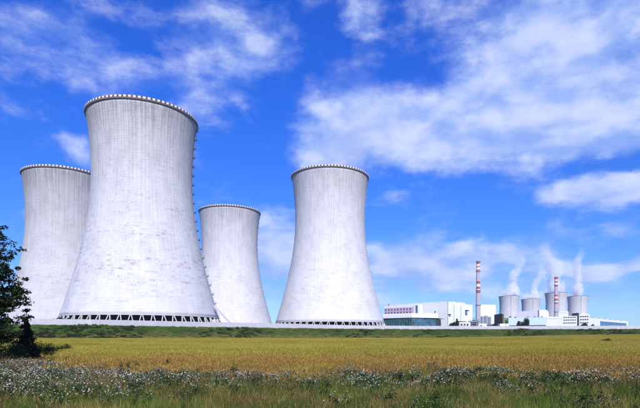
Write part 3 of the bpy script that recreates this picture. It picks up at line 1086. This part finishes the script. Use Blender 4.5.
MB().prism(rect_plan(a, b_, 16), PLAT - 0.5, zz(314.4, 590)).build('east_wing', M_white, ob)
d, n, L = nrm2(a, b_)
for row in (316.0, 319.0, 322.2):
    for k in range(4):
        s = 0.7 + k * (L - 1.4) / 4
        window(ob, a, b_, s + 0.3, s + 2.1, zz(row + 1.2, 590), zz(row, 590), M_pane, M_white, 0.15)
slab(MB(), a, b_, 2.5, 5.5, zz(314.5, 590), zz(313.1, 590), -6, -2).build('roof_unit', M_white, ob)
# right-hand low hall with a blue glazed band, receding to the right
a, b_ = at(589.6, 690), at(628.2, 845)
ZL = zz(317.6, 690)
bh = hall('workshop_hall', 'long low white hall with a blue glazed band at the right end of the plant', 'building', rect_plan(a, b_, 30), ZL, M_white)
d, n, L = nrm2(a, b_)
sA, sB = L * 0.235, L * 0.945
npan = 14
for k in range(npan):
    s0 = sA + (sB - sA) * k / npan
    s1 = sA + (sB - sA) * (k + 1) / npan
    for z0, z1 in ((PLAT + 9.0, PLAT + 13.6), (PLAT + 13.9, PLAT + 18.4)):
        slab(MB(), a, b_, s0 + 0.25, s1 - 0.25, z0, z1, -0.05, 0.12).build('pane', M_bglass, bh)
    slab(MB(), a, b_, s0 - 0.25, s0 + 0.25, PLAT + 8.8, PLAT + 18.7, -0.05, 0.35).build('mullion', M_bluegl, bh)
for k in range(12):
    s = L * (0.08 + 0.075 * k)
    slab(MB(), a, b_, s, s + 3.5 + (k % 3), ZL - 0.7, ZL + 0.8 + 0.5 * (k % 2), -8, -6).build('roof_vent', M_gap, bh)

# lamp masts on the terrace
G_L = 'lamp masts on the plant terrace'
for u, D, yt, lb in ((64.2, 246, 313.6, 'thin lamp mast rising over the wall at the left foot of the largest tower'),
                     (559.0, 420, 321.4, 'small lamp mast in front of the white annexe'),
                     (593.6, 500, 316.6, 'lamp mast at the left end of the low hall with blue glazing')):
    x, y = at(u, D)
    h = zz(yt, D) - PLAT
    t_ = thing('lamp_mast', lb, 'lamp', (x, y, PLAT), 0, G_L)
    MB().tube([(0, 0, -0.3), (0, 0, h)], [0.16, 0.09], 8).build('pole', M_steel, t_, True)
    MB().tube([(0, 0, h), (0.6, 0, h + 0.15), (1.3, 0, h + 0.12)], 0.07, 6).build('arm', M_steel, t_, True)
    MB().box((1.0, -0.18, h + 0.02), (1.75, 0.18, h + 0.16)).build('lamp_head', M_gap, t_)

# ------------------------------------------------------------------ foliage builders


def leaf_cloud(centres, radii, n_per, size, squash=0.8, seed=1, up=0.3):
    """leaf quads scattered through a set of clumps -> verts, faces, tone"""
    r = np.random.default_rng(seed)
    P, T = [], []
    for c, rad, n in zip(centres, radii, n_per):
        q = r.normal(size=(n, 3))
        q /= np.linalg.norm(q, axis=1)[:, None]
        q *= (rad * r.random(n) ** 0.45)[:, None]
        q[:, 2] *= squash
        P.append(q + np.asarray(c))
        T.append(np.clip(0.5 + 0.28 * r.normal() + 0.22 * r.normal(size=n), 0, 1))
    P = np.concatenate(P)
    T = np.concatenate(T)
    n = len(P)
    d = r.normal(size=(n, 3))
    d /= np.linalg.norm(d, axis=1)[:, None]
    nn = r.normal(size=(n, 3)) + np.array([0, 0, up * 2])
    s = np.cross(d, nn)
    s /= np.linalg.norm(s, axis=1)[:, None] + 1e-9
    L = size * (0.65 + 0.7 * r.random(n))[:, None]
    V = np.stack([P - d * L * 0.5, P + s * L * 0.32, P + d * L * 0.5, P - s * L * 0.32], 1).reshape(-1, 3)
    return V, np.arange(4 * n).reshape(n, 4), np.repeat(T, 4)


def limb(p0, p1, r0, r1, seed, k=5, wob=0.08):
    r = random.Random(seed)
    p0, p1 = Vector(p0), Vector(p1)
    L = (p1 - p0).length
    pts = []
    for i in range(k + 1):
        q = i / k
        w = 0 if i in (0,) else L * wob * q
        pts.append(p0.lerp(p1, q) + Vector((r.uniform(-w, w), r.uniform(-w, w), r.uniform(-w, w) * .5 - 0.0)))
    return pts, [r0 + (r1 - r0) * i / k for i in range(k + 1)]


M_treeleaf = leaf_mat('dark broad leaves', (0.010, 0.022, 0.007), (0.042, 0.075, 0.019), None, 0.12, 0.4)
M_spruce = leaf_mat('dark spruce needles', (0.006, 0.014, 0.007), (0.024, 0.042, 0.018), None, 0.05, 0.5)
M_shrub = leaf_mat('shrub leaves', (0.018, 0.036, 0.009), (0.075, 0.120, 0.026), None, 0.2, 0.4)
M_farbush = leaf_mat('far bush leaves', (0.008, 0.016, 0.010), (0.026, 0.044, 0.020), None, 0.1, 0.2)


def broadleaf(x, y):
    z = gz(x, y)
    t = thing('broadleaf_tree', 'dark leafy tree reaching into the picture at the left edge', 'tree', (x, y, z))
    tr = MB()
    pts, rad = limb((0, 0, -0.2), (0.3, 0, 12.4), 0.24, 0.03, 3, 8, 0.025)
    tr.tube(pts, rad, 9)
    # limbs: attach height, tip (x,y,z)
    tips = [(3.0, (3.1, -0.6, 6.6)), (3.4, (2.6, 0.6, 4.4)), (2.8, (2.4, -1.0, 3.3)), (2.6, (2.0, 0.8, 2.4)), (4.2, (2.3, 0.8, 8.1)), (5.0, (3.25, -0.3, 5.9)),
            (5.6, (2.1, -0.8, 9.3)), (6.8, (1.75, 0.5, 10.4)), (8.0, (0.9, -0.3, 11.6)), (8.4, (0.5, 0.7, 12.6)), (3.2, (1.1, -2.3, 5.6)), (4.4, (0.9, 2.5, 6.8)),
            (3.0, (-2.6, -0.8, 6.0)), (3.8, (-2.9, 0.7, 7.5)), (5.0, (-2.2, -0.6, 9.0)), (6.6, (-1.4, 0.6, 10.6)), (4.6, (-1.0, -2.2, 7.8)), (6.0, (0.8, -1.9, 9.0)), (5.4, (-0.8, 2.2, 8.6)), (7.4, (0.2, -1.2, 11.0)), (2.4, (-1.9, 0.4, 3.6)), (2.3, (0.9, -1.6, 3.0))]
    C, Rd, N = [], [], []
    r = random.Random(5)
    for i, (h, tip) in enumerate(tips):
        base = pts[0].lerp(pts[-1], h / 12.5)
        lp, lr = limb(base, tip, 0.085, 0.018, 20 + i, 6, 0.06)
        tr.tube(lp, lr, 6)
        for j in range(2, 7):
            for k in range(5):
                o = Vector((r.gauss(0, .42), r.gauss(0, .42), r.gauss(0, .30)))
                c = lp[j] + o * (0.6 + 0.25 * j / 3)
                tr.tube([lp[j], lp[j].lerp(c, .55) + Vector((0, 0, .06)), c], [0.018, 0.012, 0.006], 4)
                C.append(c)
                Rd.append(r.uniform(0.25, 0.52))
                N.append(r.randint(34, 62))
    V, Fc, T = leaf_cloud(C, Rd, N, 0.20, 0.65, 11, 0.5)
    t.scale = (1.0, 1.0, 0.82)
    tr.build('trunk', M_bark, t, True)
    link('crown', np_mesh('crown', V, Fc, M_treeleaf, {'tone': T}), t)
    return t


broadleaf(-27.3, 38.0)


def spruce(x, y, h, r0, label, group=None, n=2600, mat=None):
    z = gz(x, y)
    t = thing('spruce_tree', label, 'tree', (x, y, z), 0, group)
    MB().tube([(0, 0, -0.1), (0.02, 0, h * .5), (0, 0, h * 0.97)], [h * .02, h * .012, 0.01], 7).build('trunk', M_bark, t, True)
    r = np.random.default_rng(int(abs(x) * 10) + 3)
    C, Rd, N = [], [], []
    lv = 22
    for i in range(lv):
        q = 0.06 + 0.92 * i / lv
        rr = r0 * (1 - q) ** 0.95 * r.uniform(0.75, 1.15)
        nb = max(3, int(9 * (1 - q) + 3))
        for k in range(nb):
            a = r.random() * 6.28
            L = rr * (0.75 + 0.4 * r.random())
            for s in (0.35, 0.7, 1.0):
                C.append((L * s * math.cos(a), L * s * math.sin(a), h * q - 0.12 * L * s + 0.02 * h))
                Rd.append(0.062 * h * (1.15 - 0.55 * q))
                N.append(max(4, int(n / (lv * nb * 3))))
    V, Fc, T = leaf_cloud(C, Rd, N, 0.038 * h, 0.6, int(abs(y)) + 1, 0.2)
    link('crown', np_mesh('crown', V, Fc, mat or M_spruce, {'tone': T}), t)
    return t


spruce(-28.35, 45, 3.75, 1.35, 'small dark conical spruce standing in front of the leafy tree at the left', None, 9000)


def shrub(name, x, y, w, h, label, group=None, mat=None, n=1500, leaf=0.12, z=None, seed=1, cat='shrub', depth=None):
    z = gz(x, y) if z is None else z
    t = thing(name, label, cat, (x, y, z), 0, group)
    r = np.random.default_rng(seed)
    st = MB()
    C, Rd, N = [], [], []
    k = 18
    for i in range(k):
        a = r.random() * 6.28
        q = r.random() ** 0.6
        px, py = math.cos(a) * q * w * 0.40, math.sin(a) * q * (depth or w) * 0.40
        pz = h * (0.28 + 0.55 * r.random() * (1 - 0.5 * q * q))
        lp, lr = limb((px * .15, py * .15, -0.05), (px, py, pz), 0.012 * h + 0.01, 0.006 * h, int(seed * 31 + i), 4, 0.08)
        st.tube(lp, lr, 5)
        C.append((px, py, pz))
        Rd.append(min(w, h * 1.4) * r.uniform(0.17, 0.28))
        N.append(n // k)
    V, Fc, T = leaf_cloud(C, Rd, N, leaf, 0.85, seed, 0.4)
    st.build('stems', M_bark, t)
    link('crown', np_mesh('crown', V, Fc, mat or M_shrub, {'tone': T}), t)
    return t


G_S = 'shrubs under the tree at the left edge'
for i, (u, D, w, h, lb) in enumerate(((4, 43, 3.0, 2.3, 'dark green shrub at the very left edge under the leafy tree'),
                                     (14, 40, 2.2, 1.6, 'low shrub between the left edge and the small spruce'),
                                     (40, 48, 2.6, 1.75, 'green shrub touching the right side of the small spruce'),
                                     (52, 51, 2.4, 1.5, 'low spreading shrub two paces right of the small spruce'),
                                     (64, 55, 1.9, 1.35, 'small shrub furthest right of the spruce, at the field edge'))):
    x, y = at(u, D)
    shrub('shrub', x, y, w, h, lb, G_S, M_shrub, 1900, 0.11, None, 40 + i)
x, y = at(606.5, 120)
shrub('field_bush', x, y, 2.6, 1.35, 'small dark bush standing alone in the crop at the right', None, M_farbush, 900, 0.16, None, 77, 'bush')

# bushes and trees on the terrace
x, y = at(456.8, 520)
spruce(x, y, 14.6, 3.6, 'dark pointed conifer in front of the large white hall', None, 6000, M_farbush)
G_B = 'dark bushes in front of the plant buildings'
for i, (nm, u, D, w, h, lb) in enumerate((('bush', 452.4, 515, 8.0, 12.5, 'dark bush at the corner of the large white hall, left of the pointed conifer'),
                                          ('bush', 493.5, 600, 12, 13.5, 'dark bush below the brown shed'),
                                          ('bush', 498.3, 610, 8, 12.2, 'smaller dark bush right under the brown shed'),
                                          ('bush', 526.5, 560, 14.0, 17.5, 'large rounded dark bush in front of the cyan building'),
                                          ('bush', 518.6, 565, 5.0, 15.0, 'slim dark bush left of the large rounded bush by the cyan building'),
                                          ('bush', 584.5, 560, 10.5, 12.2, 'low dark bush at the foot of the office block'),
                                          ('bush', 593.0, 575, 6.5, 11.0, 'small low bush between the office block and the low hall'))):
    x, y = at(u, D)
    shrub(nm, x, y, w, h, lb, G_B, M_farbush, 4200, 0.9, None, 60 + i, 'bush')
G_TT = 'thin trees in front of the leftmost distant tower'
for i, (u, D, w, h, lb) in enumerate(((509.8, 640, 5.5, 27, 'thin tree left of two against the leftmost distant tower'), (515.6, 640, 4.5, 26, 'thin tree right of two against the leftmost distant tower'))):
    x, y = at(u, D)
    shrub('thin_tree', x, y, w, h, lb, G_TT, M_farbush, 500, 0.9, None, 90 + i, 'tree')
G_W = 'bushes along the concrete wall'
for i, (u, D, w, h, lb) in enumerate(((53.5, 244, 5.5, 4.4, 'dark bush behind the wall at the left foot of the largest tower, leftmost of three'),
                                      (60.5, 246, 5.0, 5.2, 'dark bush behind the wall just left of the lamp mast'),
                                      (70.0, 250, 4.6, 5.0, 'dark bush behind the wall just right of the lamp mast'))):
    x, y = at(u, D)
    shrub('wall_bush', x, y, w, h, lb, G_W, M_farbush, 1100, 0.5, None, 120 + i, 'bush')

# ------------------------------------------------------------------ ground cover (instanced patches on points)


def scatter(name, label, pts, scales, sources, seed, tilt=0.06):
    """one object whose points carry copies of small plant patches"""
    me = bpy.data.meshes.new(name)
    me.vertices.add(len(pts))
    me.vertices.foreach_set('co', np.asarray(pts, np.float32).ravel())
    a = me.attributes.new('sc', 'FLOAT', 'POINT')
    a.data.foreach_set('value', np.asarray(scales, np.float32))
    me.update()
    o = link(name, me)
    tag(o, label, None, None, 'stuff')
    for s_ in sources:
        if s_.materials and s_.materials[0].name not in [m.name for m in me.materials if m]:
            me.materials.append(s_.materials[0])
    g = bpy.data.node_groups.new(name + ' scatter', 'GeometryNodeTree')
    g.interface.new_socket('Geometry', in_out='INPUT', socket_type='NodeSocketGeometry')
    g.interface.new_socket('Geometry', in_out='OUTPUT', socket_type='NodeSocketGeometry')
    N, Lk = g.nodes, g.links
    gi, go = N.new('NodeGroupInput'), N.new('NodeGroupOutput')
    m2p = N.new('GeometryNodeMeshToPoints')
    Lk.new(gi.outputs[0], m2p.inputs['Mesh'])
    jn = N.new('GeometryNodeJoinGeometry')
    for s_ in sources:
        so = bpy.data.objects.new(name + '_patch', s_)
        oi = N.new('GeometryNodeObjectInfo')
        oi.inputs['Object'].default_value = so
        oi.inputs['As Instance'].default_value = False
        gt = N.new('GeometryNodeGeometryToInstance')
        Lk.new(oi.outputs['Geometry'], gt.inputs[0])
        Lk.new(gt.outputs[0], jn.inputs[0])
    ip = N.new('GeometryNodeInstanceOnPoints')
    Lk.new(m2p.outputs[0], ip.inputs['Points'])
    Lk.new(jn.outputs[0], ip.inputs['Instance'])
    ip.inputs['Pick Instance'].default_value = True
    rv = N.new('FunctionNodeRandomValue')
    rv.data_type = 'FLOAT_VECTOR'
    rv.inputs[0].default_value = (-tilt, -tilt, 0)
    rv.inputs[1].default_value = (tilt, tilt, 6.2832)
    rv.inputs['Seed'].default_value = seed
    Lk.new(rv.outputs[0], ip.inputs['Rotation'])
    ri = N.new('FunctionNodeRandomValue')
    ri.data_type = 'INT'
    ri.inputs[4].default_value = 0
    ri.inputs[5].default_value = len(sources) - 1
    ri.inputs['Seed'].default_value = seed + 5
    Lk.new(ri.outputs[2], ip.inputs['Instance Index'])
    na = N.new('GeometryNodeInputNamedAttribute')
    na.data_type = 'FLOAT'
    na.inputs['Name'].default_value = 'sc'
    Lk.new(na.outputs['Attribute'], ip.inputs['Scale'])
    Lk.new(ip.outputs[0], go.inputs[0])
    md = o.modifiers.new('scatter', 'NODES')
    md.node_group = g
    return o


def blades(n, size, h0, h1, w, lean, seed, ear=None, base=0.0):
    """stalks on a square patch: two triangles each, plus an ear of crossed quads -> triangles"""
    r = np.random.default_rng(seed)
    P = np.column_stack([(r.random(n) - 0.5) * size, (r.random(n) - 0.5) * size, np.full(n, base)])
    h = h0 + (h1 - h0) * r.random(n)
    a = r.random(n) * 6.283
    ld = r.random(n) * 6.283
    ll = lean * r.random(n)
    tip = P + np.column_stack([np.cos(ld) * ll * h, np.sin(ld) * ll * h, h])
    sd = np.column_stack([np.cos(a), np.sin(a), np.zeros(n)]) * w
    V = [np.stack([P - sd, P + sd, tip], 1)]
    tone = r.random(n)
    T = [np.repeat(tone, 3)]
    if ear:
        el, ew = ear
        d = np.column_stack([np.cos(ld) * 0.5, np.sin(ld) * 0.5, np.full(n, 0.85)])
        for k in (0, 1.57):
            s2 = np.column_stack([np.cos(a + k), np.sin(a + k), np.zeros(n)]) * ew
            mid = tip + d * el * 0.45
            end = tip + d * el
            V.append(np.stack([tip - d * 0.04, mid + s2, end], 1))
            V.append(np.stack([tip - d * 0.04, end, mid - s2], 1))
            T += [np.repeat(np.clip(tone + 0.25, 0, 1), 3)] * 2
    V = np.concatenate(V).reshape(-1, 3)
    return V, np.concatenate(T)


def tri_mesh(name, V, T, mat):
    return np_mesh(name, V, np.arange(len(V)).reshape(-1, 3), mat, {'tone': T})


def crop_mat():
    m, t, p = new_mat('ripening barley')
    pos = t.node('ShaderNodeNewGeometry').outputs['Position']
    X, Y, Z = t.sep(pos)
    at_ = t.node('ShaderNodeAttribute', attribute_name='tone').outputs['Fac']
    n1 = t.noise(t.vmath('MULTIPLY', pos, (0.4, 1, 0)), 0.035, 5, 0.6)
    n2 = t.noise(t.vmath('MULTIPLY', pos, (0.8, 1, 0)), 0.35, 5, 0.65)
    f = t.math('ADD', t.math('MULTIPLY', at_, 0.5), t.math('MULTIPLY', n1, 0.5))
    c = t.mix(t.rng(f, 0.25, 0.75), (0.28, 0.23, 0.028), (0.62, 0.50, 0.095))
    c = t.mix(t.math('MULTIPLY', t.rng(n1, 0.40, 0.57, 0.0, 0.95), t.rng(t.noise(pos, 0.11, 4, 0.6), 0.35, 0.6, 0.35, 1.0)), c, (0.25, 0.27, 0.032))           # greener patches
    near = t.rng(Y, 24.0, 52.0, 1.0, 0.08, True)                                     # rust-coloured weeds through the near crop
    c = t.mix(t.math('MULTIPLY', t.rng(t.math('ADD', n2, t.math('MULTIPLY', at_, 0.2)), 0.44, 0.68, 0.0, 0.75), near), c, (0.42, 0.19, 0.06))
    t.l.new(c, p.inputs['Base Color'])
    p.inputs['Roughness'].default_value = 0.7
    p.inputs['Specular IOR Level'].default_value = 0.2
    tr = t.node('ShaderNodeBsdfTranslucent')
    t.l.new(c, tr.inputs['Color'])
    mx = t.node('ShaderNodeMixShader')
    mx.inputs[0].default_value = 0.3
    t.l.new(p.outputs[0], mx.inputs[1])
    t.l.new(tr.outputs[0], mx.inputs[2])
    t.l.new(mx.outputs[0], t.n['Material Output'].inputs[0])
    return m


M_crop = crop_mat()
srcs = []
for k in range(4):
    V, T = blades(560, 3.3, 0.48, 0.70, 0.011, 0.28, 200 + k, (0.13, 0.017))
    V2, T2 = blades(420, 3.3, 0.25, 0.52, 0.016, 0.6, 220 + k)
    srcs.append(tri_mesh('barley_patch', np.concatenate([V, V2]), np.concatenate([T, T2 * 0.8]), M_crop))


def edge_near(x):
    """where the weedy margin gives way to the crop"""
    x = np.asarray(x, float)
    return 19.0 + 8.0 * (1 - sm(-17, -8, x)) + 1.3 * np.sin(x * 0.6) + 1.0 * np.sin(x * 1.7 + 1) + 0.5 * np.sin(x * 3.9)


gx, gy = np.meshgrid(np.arange(-290, 330, 2.8), np.arange(16, 345, 2.8))
gx = gx.ravel() + rng.uniform(-.9, .9, gx.size)
gy = gy.ravel() + rng.uniform(-.9, .9, gy.size)
keep = (gx > -0.78 * gy - 12) & (gx < 0.68 * gy + 12) & (gy > edge_near(gx) + 0.6) & (wall_gap(gx, gy) > BANK + 0.5)
keep &= ~((gx < -22.5 + (gy - 40) * -0.55) & (gy < 62))
gx, gy = gx[keep], gy[keep]
scatter('crop_field', 'golden ripening grain crop filling the field below the towers', np.column_stack([gx, gy, ground_z(gx, gy)]), rng.uniform(0.86, 1.12, len(gx)) * (1 + 0.07 * np.sin(gx * 0.13 + gy * 0.05) * np.sin(gy * 0.21)), srcs, 3, 0.05)

# bank grass
M_bank = leaf_mat('bank grass', (0.062, 0.115, 0.016), (0.17, 0.28, 0.040), (0.25, 0.23, 0.06), 0.2, 0.045, patch=(0.55, 0.68, 0.75))
M_scrub = leaf_mat('bank scrub', (0.014, 0.028, 0.008), (0.050, 0.080, 0.018), None, 0.15, 0.06)
srcs = []
for k in range(3):
    V, T = blades(420, 2.6, 0.2, 0.55, 0.03, 0.6, 300 + k)
    srcs.append(tri_mesh('grass_patch', V, T, M_bank))
gx, gy = np.meshgrid(np.arange(-290, 330, 2.1), np.arange(110, 356, 2.1))
gx = gx.ravel() + rng.uniform(-.9, .9, gx.size)
gy = gy.ravel() + rng.uniform(-.9, .9, gy.size)
s = wall_gap(gx, gy)
keep = (s > -0.4) & (s < BANK + 3.0 + 0.8 * np.sin(gx * 0.3)) & (gx > -0.78 * gy - 12) & (gx < 0.68 * gy + 12)
gx, gy = gx[keep], gy[keep]
scatter('bank_grass', 'rough green grass covering the bank below the wall', np.column_stack([gx, gy, ground_z(gx, gy) - 0.02]), rng.uniform(0.7, 1.35, len(gx)), srcs, 9, 0.1)
# darker scrub patches on the bank
srcs = []
for k in range(3):
    r = np.random.default_rng(400 + k)
    C = np.column_stack([r.normal(0, .6, 10), r.normal(0, .6, 10), 0.25 + 0.5 * r.random(10)])
    V, Fc, T = leaf_cloud(C, r.uniform(.35, .6, 10), [34] * 10, 0.22, 0.8, 410 + k, 0.4)
    srcs.append(np_mesh('scrub_patch', V, Fc, M_scrub, {'tone': T}))
n = 3800
px = rng.uniform(-285, 325, n)
ps = rng.uniform(0.5, BANK - 0.5, n)
sl = (wall_y(px + 4) - wall_y(px - 4)) / 8
py = wall_y(px) - ps * np.sqrt(1 + sl * sl)
fld = np.sin(px * 0.11 + 1.3) + 0.7 * np.sin(px * 0.043 + py * 0.06) + 0.6 * np.sin(px * 0.31 + ps * 0.5) + 0.9 * (ps > 5) - 0.75 * (np.abs(px + 20) < 30) + 0.5 * (px < -70)
keep = (fld > 1.0 + 0.5 * (px > -70)) & (px > -0.78 * py - 12) & (px < 0.68 * py + 12)
px, py = px[keep], py[keep]
scatter('bank_scrub', 'dark green scrub patches on the bank below the wall', np.column_stack([px, py, ground_z(px, py) - 0.05]), rng.uniform(0.5, 1.15, len(px)), srcs, 15, 0.1)

# ------------------------------------------------------------------ weedy margin in the foreground
M_weedleaf = leaf_mat('weed leaves', (0.022, 0.042, 0.012), (0.085, 0.125, 0.036), None, 0.25, 0.5)
M_grass = leaf_mat('margin grass', (0.028, 0.062, 0.009), (0.175, 0.285, 0.036), (0.44, 0.34, 0.09), 0.3, 0.35, patch=(0.49, 0.61, 0.75))
M_dry = leaf_mat('dry stalks', (0.16, 0.10, 0.04), (0.36, 0.24, 0.10), (0.20, 0.07, 0.03), 0.2, 0.4)
mp, tp, pp = new_mat('mayweed petals')
ta = tp.node('ShaderNodeAttribute', attribute_name='tone').outputs['Fac']
tp.l.new(tp.mix(tp.rng(ta, 0.0, 0.1), (0.62, 0.42, 0.03), (0.82, 0.79, 0.70)), pp.inputs['Base Color'])
pp.inputs['Roughness'].default_value = 0.7
trp = tp.node('ShaderNodeBsdfTranslucent')
trp.inputs['Color'].default_value = (0.75, 0.75, 0.72, 1)
mxp = tp.node('ShaderNodeMixShader')
mxp.inputs[0].default_value = 0.3
tp.l.new(pp.outputs[0], mxp.inputs[1])
tp.l.new(trp.outputs[0], mxp.inputs[2])
tp.l.new(mxp.outputs[0], tp.n['Material Output'].inputs[0])
M_petal = mp


def mayweed(seed, nst=24, rad=0.30, h=0.66):
    """a bushy flowering plant: greens mesh and flower-head mesh sharing one set of stems"""
    r = np.random.default_rng(seed)
    GV, GT, FV, FT = [], [], [], []
    for i in range(nst):
        a, q = r.random() * 6.283, r.random() ** 0.6
        tip = np.array([math.cos(a) * q * rad, math.sin(a) * q * rad, h * (0.72 + 0.36 * r.random()) * (1 - 0.18 * q)])
        b0 = np.array([tip[0] * .25, tip[1] * .25, 0])
        sd = np.array([math.cos(a + 1.3), math.sin(a + 1.3), 0]) * 0.006
        GV += [b0 - sd, b0 + sd, tip]
        tn = r.random()
        GT += [tn] * 3
        for k in range(9):                                      # feathery leaves
            s = 0.12 + 0.8 * r.random()
            p = b0 + (tip - b0) * s
            d = r.normal(size=3)
            d[2] = abs(d[2]) * .6
            d /= np.linalg.norm(d)
            L = 0.09 + 0.09 * r.random()
            w = np.cross(d, r.normal(size=3))
            w = w / np.linalg.norm(w) * 0.016
            GV += [p - w, p + w, p + d * L]
            GT += [min(1, tn * 0.7 + 0.4 * s)] * 3
        for k in range(r.integers(0, 4)):                       # heads on short side stalks
            c = tip + np.array([r.normal(0, .05), r.normal(0, .05), r.normal(0.0, .05)])
            GV += [tip - sd * 20 * 0.3 - [0, 0, .09], tip - [0, 0, .10], c]
            GT += [tn] * 3
            nv = r.normal(size=3) * 0.45 + np.array([0, -0.25, 1.0])
            nv /= np.linalg.norm(nv)
            u = np.cross(nv, [1, 0.1, 0])
            u /= np.linalg.norm(u)
            v = np.cross(nv, u)
            R_ = 0.009 + 0.010 * r.random() ** 1.5
            droop = -nv * R_ * r.uniform(0.1, 0.7)
            ring = [c + (u * math.cos(x) + v * math.sin(x)) * R_ + droop for x in np.linspace(0, 6.283, 8)[:-1]]
            for x in range(7):
                FV += [c, ring[x], ring[(x + 1) % 7]]
                FT += [1.0] * 3
            cc = c + nv * 0.007
            rr = [c + nv * 0.003 + (u * math.cos(x) + v * math.sin(x)) * R_ * 0.38 for x in (0, 1.57, 3.14, 4.71)]
            for x in range(4):
                FV += [cc, rr[x], rr[(x + 1) % 4]]
                FT += [0.0] * 3
    GV, GT, FV, FT = map(np.array, (GV, GT, FV, FT))
    me = np_mesh('mayweed', np.concatenate([GV, FV]), np.arange(len(GV) + len(FV)).reshape(-1, 3), M_weedleaf, {'tone': np.concatenate([GT, FT])})
    me.materials.append(M_petal)
    mi = np.zeros(len(me.polygons), np.int32)
    mi[len(GV) // 3:] = 1
    me.polygons.foreach_set('material_index', mi)
    return me


def in_view(x, y, pad=3):
    return (x > -0.74 * y - pad) & (x < 0.64 * y + pad)


# where the white flowers stand: thick at the left, in clumps to the right (plan positions in metres)
def flower_density(x, y):
    e = edge_near(x)
    dl = 1 - sm(-10.5, -4.5, x)
    clump = np.zeros_like(x)
    for cx, cy, rx, ry, w in ((-3.2, 18.2, 2.2, 1.5, .6), (0.5, 17.6, 1.2, 1.1, .45), (2.3, 18.0, 0.8, 1.0, .4), (4.3, 19.2, 0.55, 1.0, 1.0), (5.9, 19.2, 1.0, 1.2, 1.0), (7.6, 17.8, .7, 0.8, .7),
                              (9.6, 18.6, 1.2, 1.0, .9), (11.4, 19.2, 0.9, 1.0, .9), (-6.4, 17.8, 2.0, 1.5, .6), (2.0, 16.2, 4, .6, .22), (8.5, 17, 5, .6, .2)):
        clump = np.maximum(clump, w * np.exp(-((x - cx) / rx) ** 2 - ((y - cy) / ry) ** 2))
    return np.maximum(0.035 * (y < e + 3), dl * (0.62 + 0.38 * np.sin(x * 1.3 + y) * np.sin(y * 1.1 - x * .6)) * (y < e + 0.6) * (0.4 + 0.6 * sm(9.5, 15.0, y + (x + 12) * 0.12)) + clump)


n = 19000
px, py = rng.uniform(-26, 20, n), rng.uniform(8.5, 30, n)
keep = in_view(px, py) & (rng.random(n) < flower_density(px, py) * 1.0 * np.maximum(sm(10.5, 13.5, py), 0.7 * (px < -3.5) * (py > 11.0)))
px, py = px[keep], py[keep]
scatter('flowering_mayweed', 'white flowering mayweed crowding the field margin', np.column_stack([px, py, ground_z(px, py)]), rng.uniform(0.75, 1.25, len(px)),
        [mayweed(500 + k) for k in range(5)], 21, 0.12)

# green grass and leafy weeds
srcs = []
for k in range(4):
    V, T = blades(80, 0.55, 0.22, 0.74, 0.010, 0.85, 600 + k)
    srcs.append(tri_mesh('grass_tuft', V, T, M_grass))
n = 14000
px, py = rng.uniform(-26, 20, n), rng.uniform(9.5, 33, n)
e = edge_near(px)
keep = in_view(px, py) & (py < e + 1.0 + rng.exponential(2.6, n)) & (rng.random(n) < np.where(py < 15.5, 0.95, 0.6))
px, py = px[keep], py[keep]
scatter('margin_grass', 'green grass growing through the weeds of the field margin', np.column_stack([px, py, ground_z(px, py)]), rng.uniform(0.6, 1.12, len(px)), srcs, 27, 0.15)
srcs = []
for k in range(3):
    r = np.random.default_rng(640 + k)
    C = np.column_stack([r.normal(0, .13, 14), r.normal(0, .13, 14), r.uniform(.10, .78, 14)])
    V, Fc, T = leaf_cloud(C, r.uniform(.08, .17, 14), [26] * 14, 0.05, 0.9, 650 + k, 0.3)
    srcs.append(np_mesh('leafy_weed', V, Fc, M_weedleaf, {'tone': T}))
n = 2600
px, py = rng.uniform(-26, 20, n), rng.uniform(10, 31, n)
e = edge_near(px)
dn = 0.10 + 0.45 * np.exp(-((px - 5.9) / 1.2) ** 2) + 0.2 * (px < -8)
keep = in_view(px, py) & (py < e - 0.5 + rng.exponential(1.5, n)) & (rng.random(n) < dn)
px, py = px[keep], py[keep]
scatter('leafy_weeds', 'dark green leafy weeds among the flowers of the field margin', np.column_stack([px, py, ground_z(px, py)]), rng.uniform(0.6, 1.1, len(px)), srcs, 33, 0.15)
# dry tan and rust-red stalks
srcs = []
for k in range(3):
    V, T = blades(46, 0.6, 0.4, 0.8, 0.005, 0.4, 700 + k, (0.09, 0.007))
    srcs.append(tri_mesh('dry_tuft', V, T, M_dry))
n = 4200
px, py = rng.uniform(-26, 20, n), rng.uniform(8.5, 36, n)
e = edge_near(px)
keep = in_view(px, py) & (rng.random(n) < np.where(np.abs(py - e) < 2.2, 0.6, np.where(px > 2, 0.18, 0.3))) & (py < e + 5)
px, py = px[keep], py[keep]
scatter('dry_stalks', 'tan and rust-red dry stalks along the edge of the crop', np.column_stack([px, py, ground_z(px, py)]), rng.uniform(0.7, 1.1, len(px)), srcs, 39, 0.12)
